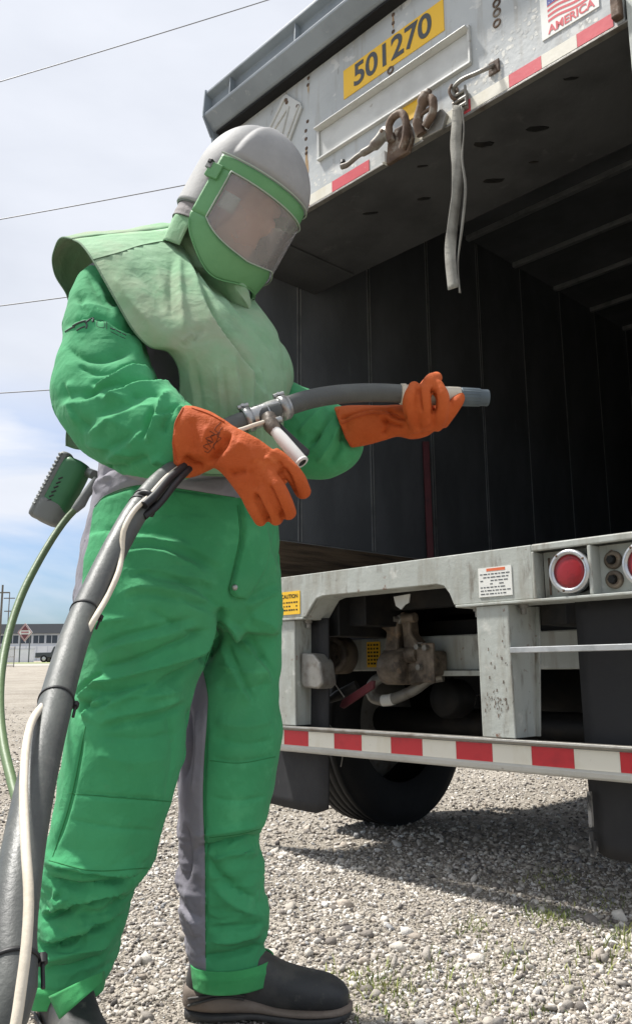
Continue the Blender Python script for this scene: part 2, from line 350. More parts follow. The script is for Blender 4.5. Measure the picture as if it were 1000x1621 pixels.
def build_trailer():
    # --- header box over the doorway
    hp = tb('header_panel', (0, 0, 2.676), (2.02, .016, 3.327), 'header', .002)
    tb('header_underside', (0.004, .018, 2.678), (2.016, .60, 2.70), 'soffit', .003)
    tb('header_back', (0.004, .585, 2.702), (2.016, .60, 3.48), 'dark', 0)
    for (x, y, a, b) in [(1.33, .17, .07, .035), (1.52, .24, .075, .035), (1.22, .40, .07, .03), (.95, .30, .05, .02), (1.75, .10, .05, .012), (1.1, .12, .04, .012), (.72, .22, .06, .016), (1.42, .42, .03, .012)]:
        MB().prism([(x + a*(.5 + .55*random.uniform(.6, 1)*math.cos(q)), y + b*(.5 + .75*random.uniform(.5, 1)*math.sin(q)) + .3*a*math.cos(q)) for q in np.linspace(0, 5.6, 9)], 'z', 2.6745, 2.6785).build('worn_patch', Mt['black'], trailer)
    for k in range(1):
        MB().box((.3 + .55*k, .02, 2.668), (.312 + .55*k, .58, 2.6775)).build('underside_seam', Mt['soffit'], trailer, .002)
    # rolled eave above the header
    poly = [(.03, 3.329), (-.055, 3.333), (-.064, 3.338), (-.112, 3.392), (-.114, 3.405), (-.104, 3.413), (-.066, 3.424), (-.060, 3.432), (-.066, 3.505), (-.104, 3.517), (-.104, 3.532), (.03, 3.545)]
    ev = MB().prism(poly, 'x', -.02, 2.25).build('eave', Mt['eave'], trailer, .003)
    MB().box((.0, -.052, 3.318), (2.02, -.0005, 3.3285)).build('gap_shade', Mt['rubber'], ev)  # black strip added under the eave to paint in the gap's shade
    for x in (.16, .62, 1.15, 1.7):
        MB().prism([(-.064, 3.43), (-.10, 3.4165), (-.095, 3.512), (-.064, 3.503)], 'x', x, x + .006).build('gusset', Mt['eave'], ev)
    MB().prism([(.02, 3.0), (-.02, 3.05), (-.064, 3.331), (.02, 3.331)], 'x', -.034, -.016).build('end_plate', Mt['eave'], ev, .002)
    MB().prism([(.028, 3.30), (-.07, 3.30), (-.118, 3.39), (-.118, 3.42), (-.108, 3.54), (.028, 3.55)], 'x', -.026, -.018).build('end_cap', Mt['eave'], ev)
    # number plate with its number
    npl = MB().box((.822, -.003, 3.072), (1.347, -.0002, 3.207)).build('number_plate', Mt['yellow'], hp); npl['label'] = 'yellow strip with grey fleet number 501270'
    font_mesh('501270', .139, Mt['digit'], npl, 'number', (1.085, -.004, 3.140), .99, .0028, .0006)
    # placard channel
    pl = MB().box((.682, -.006, 2.868), (1.452, -.0004, 2.992)).build('placard_channel', Mt['bare'], trailer, .002)
    MB().prism([(-.001, 2.993), (-.034, 2.999), (-.034, 3.004), (-.001, 3.009)], 'x', .668, 1.46).build('rail', Mt['bare'], pl, .0015)
    MB().box((.668, -.014, 2.864), (.681, -.001, 2.998)).build('rail', Mt['bare'], pl, .001)
    MB().box((1.453, -.014, 2.862), (1.462, -.001, 3.018)).build('rail', Mt['bare'], pl, .001)
    MB().prism([(-.001, 2.857), (-.016, 2.859), (-.016, 2.866), (-.001, 2.867)], 'x', .668, 1.46).build('rail', Mt['bare'], pl, .001)
    for i in range(8):
        for z in (2.955, 2.885):
            MB().lathe([(.0001, -.004), (.004, -.004), (.006, -.001), (.006, 0)], (.72 + .098*i, -.006, z + .006*math.sin(i)), (0, -1, 0), 10).build('rivet', Mt['rust'], pl)
    # corner bracket
    br = MB().prism([(.262, 3.10), (.30, 3.10), (.44, 3.02), (.475, 3.03), (.57, 3.17), (.56, 3.20), (.47, 3.292), (.445, 3.292), (.28, 3.12)], 'y', -.012, -.001).build('corner_bracket', Mt['bare'], trailer, .002)
    for p0, p1 in [((.30, 3.115), (.46, 3.27)), ((.46, 3.045), (.555, 3.185)), ((.35, 3.13), (.49, 3.215)), ((.49, 3.215), (.44, 3.09))]:
        MB().tube([(p0[0], -.014, p0[1]), (p1[0], -.014, p1[1])], .005, 6).build('bracket_rib', Mt['bare'], br)
    for x, z in [(.47, 3.26), (.475, 3.245), (.548, 3.185), (.455, 3.05)]:
        MB().lathe([(.0001, .006), (.007, .006), (.009, .002), (.009, 0)], (x, -.012, z), (0, -1, 0), 10).build('bolt', Mt['rust'], br)
    # red and white tape along the header's lower edge
    ed = [(.585, .607, 'tapefade'), (.607, .745, 'tapewhite'), (.745, .955, 'tapefade'), (1.19, 1.318, 'tapewhite'), (1.318, 1.338, 'tapefade'), (1.338, 1.41, 'tapewhite'), (1.41, 1.447, 'tapefade'), (1.447, 1.607, 'tapewhite'), (1.607, 1.733, 'tapefade'), (1.733, 1.862, 'tapewhite'), (1.862, 1.985, 'tapefade')]
    ed = [(.04, .18, 'tapefade'), (.18, .32, 'tapewhite'), (.32, .46, 'tapefade'), (.46, .585, 'tapewhite')] + ed
    for a, b, m_ in ed: MB().box((a, -.002, 2.681), (b - .001, -.0003, 2.729)).build('tape', Mt[m_], trailer)
    tb('drip_edge', (0, -.004, 2.668), (2.03, .02, 2.6755), 'galv', .001)
    # flaked primer patches: thin irregular chips of bare primer
    for (cx, cz, w_, h_, n) in [(1.66, 2.86, .12, .09, 60), (1.57, 2.77, .08, .05, 30), (.68, 2.78, .07, .06, 30), (1.48, 2.79, .09, .07, 24), (.95, 2.76, .22, .035, 30), (1.85, 2.76, .09, .03, 20)]:
        V = []; F = []
        for i in range(n):
            x, z = cx + random.gauss(0, w_*.6), cz + random.gauss(0, h_*.6); r = random.uniform(.002, .011); k = len(V); q = random.randint(6, 9)
            if not (.6 < x < 1.98 and 2.735 < z < 3.3): continue
            yy = -.00025 - .000003*i
            V += [(x + r*random.uniform(.5, 1.2)*math.cos(6.28*j/q), yy, z + r*random.uniform(.5, 1.2)*math.sin(6.28*j/q)) for j in range(q)]; F.append(tuple(range(k, k+q)))
        o = mesh('flaked_paint', V, F, Mt['chip'], hp); o['kind'] = 'stuff'
    # bolt rings and rusty rivets
    for x, z in [(1.575, 3.036), (1.574, 2.999), (1.572, 2.957), (1.079, 3.060), (1.078, 3.022), (1.576, 3.073)]:
        MB().lathe([(.010, .001), (.010, .004), (.016, .004), (.017, .0005), (.010, .0005)], (x, 0, z), (0, -1, 0), 18).build('bolt_ring', Mt['rust'], hp)
    for x, z in [(.605, 3.300), (.602, 3.268), (.586, 3.05), (.587, 3.01), (.590, 2.963), (.588, 2.94), (1.101, 3.30), (1.099, 3.262), (1.098, 3.224), (.598, 3.09), (1.575, 3.2), (1.576, 3.25)]:
        MB().lathe([(.0001, .004), (.006, .0035), (.009, .0005), (.009, 0)], (x, 0, z), (0, -1, 0), 10).build('rivet', Mt['rust'], hp)
    stk = mat('rust_run', srgb(176, 150, 112), .7, 0, [(srgb(150, 100, 60), 18, .45, .6, .8, (3, 3, .3))])
    for x, z, w_, h_ in [(.588, 2.955, .012, .10), (.596, 2.90, .009, .09), (1.099, 3.30, .008, .07), (.604, 3.27, .007, .05)]:
        V = [(x - w_*.3, -.0008, z), (x + w_*.4, -.0008, z), (x + w_*.8, -.0008, z - h_*.5), (x + w_*.2, -.0008, z - h_), (x - w_*.6, -.0008, z - h_*.55)]
        mesh('rust_run', V, [(0, 1, 2, 3, 4)], stk, hp)
    # flag sticker
    fs = MB().box((1.742, -.003, 2.778), (1.945, -.0003, 2.965)).build('flag_sticker', Mt['paper'], hp); fs['label'] = 'white sticker with waving flag over red lettering AMERICA'
    def wave(u): return .006*math.sin(u*6.0 + .6)
    def wpatch(name, u0, u1, v0, v1, m_, off):
        V = []; F = []; k = 14
        for i in range(k + 1):
            u = u0 + (u1 - u0)*i/k
            for v in (v0, v1): V.append((1.768 + .16*u, -.0036 - off, 2.828 + .125*v + wave(u)))
        F = [(2*i, 2*i+2, 2*i+3, 2*i+1) for i in range(k)]
        mesh(name, V, F, Mt[m_], fs)
    for i in range(7):
        wpatch('flag_stripe', 0 if i < 4 else .42, 1, (2*i)/13, (2*i + 1)/13, 'redink', 0)
    wpatch('flag_canton', 0, .42, 6.0/13 + .04, 1, 'blueink', .0003)
    for i in range(5):
        for j in range(5):
            u = .05 + .08*j + (.03 if i % 2 else 0); x = 1.768 + .16*u; z = 2.828 + .125*(.56 + .09*i) + wave(u); r = .0028
            mesh('flag_star', [(x + r*(1 if k % 2 == 0 else .45)*math.sin(k*math.pi/5), -.0042, z + r*(1 if k % 2 == 0 else .45)*math.cos(k*math.pi/5)) for k in range(10)], [tuple(range(10))], Mt['paper'], fs)
    font_mesh('AMERICA', .042, Mt['redink'], fs, 'lettering', (1.848, -.0036, 2.802), .93, .001, .0004)
    # grab handle
    g = MB().tube(spline([(1.552, -.006, 2.798), (1.540, -.026, 2.782), (1.50, -.034, 2.782), (1.44, -.036, 2.790), (1.405, -.032, 2.786), (1.388, -.018, 2.786), (1.385, -.004, 2.792)], 26), .008, 8).build('grab_handle', Mt['galv'], trailer)
    MB().box((1.53, -.008, 2.765), (1.575, -.0008, 2.815)).build('handle_foot', Mt['rust'], g, .003)
    MB().box((1.372, -.008, 2.752), (1.398, -.0008, 2.802)).build('handle_foot', Mt['rust'], g, .003)
    MB().tube(spline([(1.39, -.03, 2.80), (1.385, -.04, 2.775), (1.392, -.035, 2.745), (1.40, -.02, 2.735)], 14), .006, 7).build('hook', Mt['rust'], g)
    # latch lever
    lt = MB().prism([(1.06, 2.645), (1.17, 2.648), (1.19, 2.70), (1.175, 2.77), (1.11, 2.775), (1.07, 2.73)], 'y', -.022, -.001).build('latch', Mt['rust'], trailer, .004)
    MB().tube(spline([(.868, -.07, 2.708), (.895, -.065, 2.706), (.95, -.058, 2.722), (1.01, -.05, 2.728), (1.05, -.045, 2.745), (1.075, -.04, 2.77)], 22), [.012]*3 + [.010]*7 + [.015]*5 + [.022]*7, 10).build('lever', Mt['leverpaint'], lt)
    MB().lathe([(.0001, .03), (.022, .03), (.026, .024), (.026, 0)], (1.075, -.022, 2.765), (0, -1, 0), 16).build('pivot', Mt['galv'], lt)
    MB().lathe([(.0001, .012), (.008, .011), (.009, 0)], (1.075, -.052, 2.765), (0, -1, 0), 10).build('pivot_bolt', Mt['rust'], lt)
    MB().lathe([(.0001, .014), (.010, .014), (.012, 0)], (.872, -.066, 2.722), (0, 0, 1), 10).build('knob', Mt['black'], lt)
    MB().tube(spline([(1.10, -.035, 2.72), (1.10, -.045, 2.78), (1.125, -.045, 2.805), (1.165, -.045, 2.80), (1.185, -.045, 2.75), (1.175, -.04, 2.69), (1.15, -.03, 2.665)], 26), .015, 10).build('hook', Mt['rust'], lt)
    MB().box((1.045, -.03, 2.655), (1.06, -.002, 2.705)).build('stop', Mt['paper'], lt, .003)
    kp = MB().prism([(1.235, 2.665), (1.33, 2.66), (1.352, 2.71), (1.33, 2.745), (1.25, 2.72)], 'y', -.02, -.001).build('keeper', Mt['galv'], trailer, .004)
    MB().tube(spline([(1.245, -.03, 2.675), (1.24, -.045, 2.72), (1.262, -.05, 2.765), (1.285, -.05, 2.80), (1.30, -.045, 2.822)], 18), [.020]*6 + [.018]*6 + [.024]*4 + [.012]*2, 10).build('claw', Mt['rust'], kp)
    MB().tube(spline([(1.27, -.04, 2.69), (1.31, -.045, 2.72), (1.318, -.05, 2.765), (1.305, -.048, 2.785)], 14), .016, 9).build('claw', Mt['rust'], kp)
    MB().tube([(1.23, -.05, 2.735), (1.33, -.05, 2.745)], .007, 8).build('pin', Mt['rust'], kp)
    MB().box((1.135, -.004, 2.79), (1.218, -.0011, 2.872)).build('yellow_label', Mt['yellow'], hp)
    # buckle carrying the strap
    bk = MB().box((1.395, -.020, 2.69), (1.44, -.001, 2.765)).build('buckle', Mt['galv'], trailer, .004)
    for z in (2.70, 2.725, 2.752): MB().tube([(1.388, -.026, z), (1.447, -.026, z)], .006, 8).build('buckle_bar', Mt['galv'], bk)
    MB().tube([(1.39, -.026, 2.69), (1.392, -.026, 2.77)], .005, 7).build('buckle_bar', Mt['galv'], bk)
    MB().tube([(1.445, -.026, 2.69), (1.443, -.026, 2.77)], .005, 7).build('buckle_bar', Mt['galv'], bk)
    tb('corner_hinge', (1.99, -.03, 2.685), (2.02, .0, 2.77), 'rust', .005)
    # --- corner posts, walls, roof
    tb('corner_post', (2.032, -.012, 1.102), (2.13, .09, 3.325), 'paint', .004)
    tb('corner_post', (-.052, -.008, 1.102), (-.003, .06, 3.325), 'paint', .004)
    tb('outer_wall', (-.058, .062, 1.0), (-.03, T_LEN, 3.54), 'paint', .002)
    tb('outer_wall', (2.11, .092, 1.0), (2.135, T_LEN, 3.54), 'paint', .002)
    rf = tb('roof', (-.06, .05, 3.548), (2.14, T_LEN + .02, 3.575), 'dark', 0)
    tb('front_wall', (-.03, T_LEN - .03, 1.10), (2.11, T_LEN, 3.545), 'dark', 0)
    wall = MB().box((-.028, .062, 1.102), (-.016, T_LEN - .03, 3.545)).build('inner_wall', Mt['dark'], trailer)
    wr = MB().box((2.092, .092, 1.102), (2.104, T_LEN - .03, 3.545)).build('inner_wall', Mt['dark'], trailer)
    for wl, x0, x1, xs in ((wall, -.015, -.001, -.0135), (wr, 2.078, 2.0915, 2.0905)):
        pm = MB().box((x0, 0, 1.345), (x1, .521, 3.54)).build('wall_panel', Mt['dark'], wl, .003); pm.location = (0, -.035, 0)
        for k in range(1, 15):
            c = pm.copy(); COL.objects.link(c); c.location = (0, -.035 + .5345*k, 0)
        pm.location = (0, .09, 0); pm.scale = (1, .76, 1)
    # aluminium joint strips beside each seam on the left wall
    sm1 = MB().box((-.0012, -.016, 1.347), (.0015, -.0085, 3.53)).build('joint_strip', Mt['alum'], wall)
    sm1.location = (0, .495, 0)
    for k in range(15):
        for dd in (0, .020):
            if k == 0 and dd == 0: continue
            if k > 3 and dd: continue
            c = sm1.copy(); COL.objects.link(c); c.location = (0, .495 + .5345*k + dd, 0)
            if k > 2: c.scale = (1, .6, 1)
    kb = MB().box((-.015, .064, 1.104), (.012, T_LEN - .04, 1.338)).build('kick_board', Mt['wood'], trailer, .004)
    MB().box((-.012, .064, 1.3385), (.002, T_LEN - .04, 1.344)).build('kick_rail', Mt['alum'], kb)
    kb2 = MB().box((2.078, .094, 1.104), (2.0915, T_LEN - .04, 1.338)).build('kick_board', Mt['wood'], trailer, .004)
    for k in range(14):
        MB().prism([(.35 + .545*k + 0, 3.512), (.35 + .545*k + .035, 3.512), (.35 + .545*k + .035, 3.546), (.35 + .545*k, 3.546)], 'x', 0.004, 2.076).build('roof_bow', Mt['alum'], rf, .003)
    po = MB().tube([(.06, 1.43, 1.105), (.045, 1.44, 2.02)], .026, 4, False).build('prop_bar', Mt['maroon'], trailer, .003)
    # --- deck and rear sill beam
    tb('floor', (-.02, .13, 1.045), (2.12, T_LEN - .03, 1.0995), 'wood', .003)
    top = 1.10; bot = .933
    L_ = [(-.03, bot), (.565, bot), (.60, .975), (.625, 1.0), (.66, 1.008), (1.215, 1.008), (1.245, 1.0), (1.268, .972), (1.285, bot), (1.586, bot), (1.586, top), (-.03, top)]
    sill = MB().prism(L_, 'y', 0, .012).build('rear_sill', Mt['paint'], trailer, .003)
    MB().box((-.03, .0125, 1.088), (2.13, .128, 1.0995)).build('sill_top', Mt['paint'], sill, .002)
    MB().prism([(.565, bot), (.60, .975), (.625, 1.0), (.66, 1.008), (1.215, 1.008), (1.245, 1.0), (1.268, .972), (1.285, bot), (1.285, bot - .008), (1.293, bot - .008), (1.277, .976), (1.25, 1.008), (1.217, 1.017), (.657, 1.017), (.618, 1.008), (.592, .98), (.557, bot - .008), (.557, bot)], 'y', .0125, .13).build('notch_flange', Mt['paint'], sill, .001)
    for a, b in ((-.03, .556), (1.294, 2.13)):
        MB().box((a, -.006, bot - .009), (b, .13, bot - .0006)).build('sill_flange', Mt['paint'], sill, .002)
    # light recess
    MB().box((1.588, -.004, 1.078), (2.13, .012, top)).build('recess_rim', Mt['paint'], sill, .004)
    MB().box((1.5865, -.004, bot), (1.596, .05, 1.0775)).build('recess_rim', Mt['paint'], sill, .003)
    MB().box((1.772, -.003, bot), (1.784, .05, 1.0775)).build('recess_rim', Mt['paint'], sill, .003)
    MB().box((1.597, .05, bot), (2.13, .056, 1.0775)).build('recess_back', Mt['paint'], sill)
    MB().box((1.614, .045, .945), (1.620, .0495, 1.06)).build('recess_rib', Mt['rust'], sill, .002)
    for x, z in ((1.711, 1.006), (1.942, 1.006)):
        lm = thing('tail_light', None, None); lm.parent = trailer; lm.location = (x, .0, z); lm['label'] = 'round red tail light in a metal ring'
        MB().lathe([(.050, .012), (.054, .020), (.064, .018), (.067, .006), (.067, -.004), (.05, -.004)], (0, .010, 0), (0, -1, 0), 40).build('bezel', Mt['chrome'], lm)
        MB().lathe([(.0001, .0165), (.02, .0163), (.040, .0150), (.050, .012), (.050, 0)], (0, .010, 0), (0, -1, 0), 40).build('lens', Mt['lens'], lm)
        MB().lathe([(.062, 0), (.062, .052)], (0, -.002, 0), (0, 1, 0), 30).build('housing', Mt['black'], lm)
        for a in (.6, 2.2, 4.4): MB().lathe([(.0001, .003), (.004, .002), (.0045, 0)], (.059*math.cos(a), -.008, .059*math.sin(a)), (0, -1, 0), 8).build('screw', Mt['rust'], lm)
    for x, z in ((1.826, 1.032), (1.826, .975)):
        bo = MB().lathe([(.0001, .026), (.011, .026), (.013, .023), (.013, .009), (.020, .008), (.021, 0)], (x, .05, z), (0, -1, 0), 6, False).build('sill_bolt', Mt['black'], sill)
        MB().lathe([(.013, .0), (.0135, .012), (.026, .009), (.027, 0)], (x, .0495, z), (0, -1, 0), 20).build('washer', Mt['greasy'], bo)
    # stickers on the sill
    cs = MB().box((.412, -.0025, .946), (.535, -.0004, 1.038)).build('caution_sticker', Mt['yellow'], sill); cs['label'] = 'yellow caution sticker'
    font_mesh('CAUTION', .022, Mt['ink'], cs, 'lettering', (.474, -.003, 1.018), 1, .0004, .0003)
    for z, t_ in ((.996, 'DO NOT STAND'), (.980, 'KEEP CLEAR OF'), (.964, 'DOORS')): pass
    for z in (.994, .979, .964):
        for k in range(7):
            if random.random() < .85: MB().box((.425 + .0145*k, -.0031, z - .003), (.425 + .0145*k + random.uniform(.006, .012), -.0026, z + .003)).build('print_line', Mt['ink'], cs)
    ws = MB().box((1.388, -.0025, .951), (1.513, -.0004, 1.044)).build('white_sticker', Mt['paper'], sill); ws['label'] = 'white notice sticker with small print and a red heading'
    MB().box((1.42, -.0031, 1.032), (1.49, -.0026, 1.041)).build('print_line', Mt['orangeink'], ws)
    for i in range(7):
        x = 1.395
        while x < 1.50:
            l_ = random.uniform(.005, .018)
            if random.random() < .8: MB().box((x, -.0031, 1.023 - .0105*i - .0016), (min(x + l_, 1.507), -.0026, 1.023 - .0105*i + .0016)).build('print_line', Mt['digit'], ws)
            x += l_ + .004
    MB().prism([(.905, .995), (.985, 1.0), (.978, .968), (.96, .962), (.94, .945), (.915, .96)], 'y', .134, .14).build('torn_tab', Mt['bare'], sill, .001)
    # --- bumper bar
    for x0, x1, w2 in ((.375, .497, 1), (1.372, 1.489, 1)):
        sp_ = MB().prism([(x0, .516), (x1 + .004, .516), (x1, .923), (x0 - .003, .923)], 'y', .004, .012).build('bumper_upright', Mt['paint'], trailer, .003)
        MB().prism([(.0125, .516), (.125, .516), (.165, .923), (.0125, .923)], 'x', x1 - .008, x1 - .001).build('side_web', Mt['paint'], sp_, .001)
        MB().prism([(.0125, .516), (.125, .516), (.165, .923), (.0125, .923)], 'x', x0 + .001, x0 + .008).build('side_web', Mt['paint'], sp_, .001)
        MB().prism([(.126, .516), (.134, .516), (.174, .923), (.166, .923)], 'x', x1 - .06, x1 + .012).build('rear_flange', Mt['paint'], sp_, .001)
        for bx in (x0 - .035, x1 + .02):
            MB().lathe([(.0001, .03), (.010, .03), (.010, .012), (.016, .011), (.016, 0)], (bx, .06, bot - .0095), (0, 0, -1), 8, False).build('bolt', Mt['galv'], sp_)
    if True:   # worn paint strokes on the right upright
        V = []; F = []
        for i in range(60):
            x = 1.385 + random.random()*.09; z = random.choice([random.gauss(.60, .012), random.gauss(.635, .012), random.gauss(.76, .08)]); a = random.uniform(.001, .004); h_ = random.uniform(.004, .012)
            k = len(V); yy = .0032 - .00001*i; V += [(x, yy, z), (x + a, yy, z + .001), (x + a*1.3, yy, z + h_), (x + .001, yy, z + h_*1.1)]; F.append((k, k+1, k+2, k+3))
        o = mesh('paint_scrape', V, F, Mt['rust'], trailer); o['kind'] = 'stuff'
    bar = MB().prism([(.0, .435), (.006, .421), (.02, .4145), (.10, .4145), (.10, .500), (.0, .500)], 'x', .30, 2.12).build('bumper_bar', Mt['bare'], trailer, .004)
    MB().prism([(-.012, .5005), (.102, .5005), (.102, .507), (-.016, .5145), (-.018, .508)], 'x', .30, 2.12).build('bar_lip', Mt['galv'], bar, .001)
    x = .301; k = 0
    while x < 2.11:
        MB().box((x + .001, -.0018, .443), (min(x + .1386, 2.118), -.0002, .4975)).build('tape', Mt['tapewhite' if k % 2 == 0 else 'tapered'], bar); x += .1386; k += 1
    st = MB().box((1.491, .0, .772), (2.11, .03, .79)).build('step_bar', Mt['alum'], trailer, .002)
    # --- under the deck
    tb('crossmember', (.12, .50, .722), (2.0, .60, .862), 'paint', .006)
    tb('crossmember_flange', (.60, .46, .700), (1.25, .52, .721), 'paint', .003)
    tb('axle_subframe', (-.02, .62, .862), (2.10, 2.9, .93), 'black', .004)
    for x in (.52, 1.52): tb('chassis_rail', (x, .14, .86), (x + .09, T_LEN - .5, 1.044), 'black', .004)
    for y in (.35, .75, 1.3, 1.9, 2.5, 3.2, 4.0, 5.0, 6.0, 7.0): tb('floor_bearer', (-.02, y, .965), (2.11, y + .06, 1.044), 'black', 0)
    tb('cable_box', (.30, .2, .90), (.70, .5, 1.04), 'black', .004)
    # tube stub with its hollow end
    MB().lathe([(.062, .14), (.080, .14), (.083, .13), (.083, 0), (.062, 0), (.062, .12), (.0001, .08)], (.285, .50, .792), (.28, -.96, 0), 26).build('tube_stub', Mt['greasy'], trailer)
    ys = MB().box((.430, .4925, .738), (.505, .4985, .848)).build('yellow_decal', Mt['yellow'], trailer); ys['label'] = 'yellow decal with rows of black print'
    for i in range(6):
        for j in range(4): MB().box((.436 + .017*j, .4915, .75 + .016*i), (.436 + .017*j + random.uniform(.008, .013), .492, .758 + .016*i)).build('print_line', Mt['ink'], ys)
    hi = MB().prism([(.505, .70), (.58, .672), (.66, .665), (.74, .70), (.775, .70), (.775, .80), (.70, .80), (.70, .76), (.60, .76), (.60, .80), (.51, .80)], 'y', .40, .49).build('hitch_casting', Mt['greasy'], trailer, .012); hi.location = (.10, 0, 0)
    MB().prism([(.53, .80), (.60, .80), (.61, .86), (.60, .93), (.56, .965), (.515, .945), (.51, .90), (.545, .88)], 'y', .38, .44).build('hitch_arm', Mt['greasy'], hi, .010)
    MB().prism([(.62, .80), (.70, .79), (.70, .83), (.66, .87), (.655, .93), (.62, .965), (.595, .95), (.612, .90)], 'y', .40, .46).build('hitch_arm', Mt['greasy'], hi, .010)
    MB().lathe([(.0001, -.06), (.062, -.06), (.07, -.05), (.07, .05), (.062, .06), (.0001, .06)], (.585, .40, .735), (1, 0, 0), 26).build('hitch_drum', Mt['greasy'], hi)
    MB().box((.69, .385, .675), (.785, .40, .83)).build('hitch_plate', Mt['greasy'], hi, .006)
    MB().tube([(.50, .41, .93), (.68, .41, .935)], .020, 12).build('hitch_pin', Mt['greasy'], hi)
    MB().tube([(.53, .40, .78), (.70, .40, .785)], .032, 14).build('hitch_roller', Mt['greasy'], hi)
    for x, z in ((.715, .815), (.755, .81), (.72, .735), (.60, .93)):
        MB().lathe([(.0001, .035), (.012, .035), (.013, .012), (.021, .010), (.022, 0)], (x, .40, z), (0, -1, 0), 6, False).build('bolt', Mt['galv'], hi)
    MB().tube(spline([(.58, .44, .70), (.54, .42, .68), (.515, .42, .645), (.53, .42, .612), (.58, .43, .60), (.64, .44, .612), (.72, .46, .645), (.79, .48, .69), (.84, .50, .70)], 40), .023, 14).build('drain_pipe', Mt['galv'], trailer)
    MB().tube(spline([(.575, .43, .6), (.60, .434, .602), (.625, .438, .607)], 8), .0245, 14).build('pipe_collar', Mt['paper'], trailer)
    va = MB().tube([(.432, .20, .588), (.47, .21, .603), (.52, .22, .625), (.60, .25, .665)], [.009, .011, .022, .022], 10).build('valve', Mt['black'], trailer)
    MB().lathe([(.0001, .008), (.010, .008), (.012, 0)], (.432, .20, .588), (-.9, -.2, -.4), 10).build('valve_stem', Mt['galv'], va)
    MB().prism([(.545, .582), (.565, .575), (.73, .655), (.735, .685), (.72, .685), (.56, .61)], 'y', .20, .215).build('maroon_lever', Mt['maroon'], trailer, .004)
    MB().tube(spline([(.515, .15, .765), (.525, .16, .72), (.545, .18, .67), (.575, .2, .62)], 16), .003, 6).build('cable', Mt['galv'], trailer)
    MB().tube(spline([(.44, .2, .57), (.45, .2, .53), (.48, .2, .515), (.53, .2, .47), (.56, .2, .40), (.55, .2, .35)], 20), .002, 6).build('cable', Mt['galv'], trailer)
    bx = MB().prism([(.500, .675), (.52, .66), (.60, .655), (.625, .675), (.61, .755), (.575, .79), (.505, .795)], 'y', .03, .11).build('bracket_box', Mt['galv'], trailer, .008)
    # mud flaps, wheels, axles
    for x0, x1, nm in ((.0, .597, 0), (1.66, 2.12, 1)):
        V = []; F = []; nx, nz = 10, 18
        for j in range(nz + 1):
            for i in range(nx + 1):
                u = i/nx; v = j/nz; z = .188 + (.93 - .188)*v; x = x0 + (x1 - x0)*u
                if v == 0 and (i == 0 or i == nx): z += .02
                V.append((x, .10 + .012*math.sin(u*3.1 + 1) + .02*(1 - v)**2*math.cos(u*4 + nm), z))
        F = [(j*(nx+1)+i, j*(nx+1)+i+1, (j+1)*(nx+1)+i+1, (j+1)*(nx+1)+i) for j in range(nz) for i in range(nx)]
        f = mesh('mud_flap', V, F, Mt['flap'], trailer, True); s_ = f.modifiers.new('thick', 'SOLIDIFY'); s_.thickness = .009
        f['label'] = ['black rubber mud flap hanging in front of the wheel', 'black rubber mud flap with scuffed white edge'][nm]
        if nm:
            for z, h_, w_ in ((.19, .07, .006), (.27, .10, .004), (.42, .03, .005), (.205, .03, .012)): MB().box((x0 + random.uniform(.0, .012), .094, z), (x0 + w_ + .012, .108, z + h_)).build('scuff', Mt['flapedge'], f, .002)
    prof = [(.29, -.10), (.33, -.125), (.42, -.135), (.465, -.122), (.482, -.105)]
    for a in (-.09, -.045, 0, .045, .09):
        prof += [(.485, a - .019), (.485, a + .018), (.4805, a + .0185), (.4805, a + .0255)]
    prof = prof[:-2] + [(.482, .105), (.465, .122), (.42, .135), (.33, .125), (.29, .10)]
    first = None
    for yy in (.95,):
        MB().tube([(0.05, yy, .485), (2.07, yy, .485)], .065, 14).build('axle', Mt['black'], trailer)
        for x in (.125, 1.985):
            if first is None:
                first = thing('wheel', None, None); first.parent = trailer; first.location = (x, yy, .485)
                MB().lathe(prof, (0, 0, 0), (1, 0, 0), 56).build('tyre', Mt['rubber'], first)
                MB().lathe([(.295, -.10), (.28, -.095), (.26, -.05), (.15, -.03), (.0001, -.03)], (0, 0, 0), (1, 0, 0), 40).build('rim', Mt['galv'], first)
            else:
                c = first.copy(); COL.objects.link(c); c.parent = trailer; c.location = (x, yy, .485)
                for ch in list(first.children):
                    k = ch.copy(); COL.objects.link(k); k.parent = c
    for x in (.66, 1.46):
        MB().lathe([(.0001, .0), (.07, .0), (.085, .02), (.085, .12), (.07, .15), (.03, .16), (.0001, .16)], (x, .72, .60), (0, 1, 0), 22).build('brake_chamber', Mt['black'], trailer)
        MB().prism([(.75, .80), (1.3, .80), (1.18, .62), (.9, .60)], 'x', x - .06, x - .02).build('hanger', Mt['black'], trailer, .004)
    tk = MB().lathe([(.0001, -.62), (.12, -.61), (.19, -.57), (.205, -.52), (.205, .52), (.19, .57), (.12, .61), (.0001, .62)], (.86, 1.72, .64), (1, 0, 0), 32).build('air_tank', Mt['black'], trailer)
    for x in (.5, 1.2): MB().lathe([(.2055, -.02), (.210, -.02), (.210, .02), (.2055, .02)], (x, 1.72, .64), (1, 0, 0), 32).build('tank_strap', Mt['greasy'], tk)
    tb('axle_bracket', (.02, 1.50, .40), (.30, 1.56, .86), 'black', .004)
    tb('tank_bearer', (.2, 1.55, .845), (1.6, 1.9, .861), 'black', .004)
    MB().box((-.0035, 1.05, 3.07), (.0, 1.085, 3.115)).build('paper_scrap', Mt['cardboard'], trailer)
build_trailer()

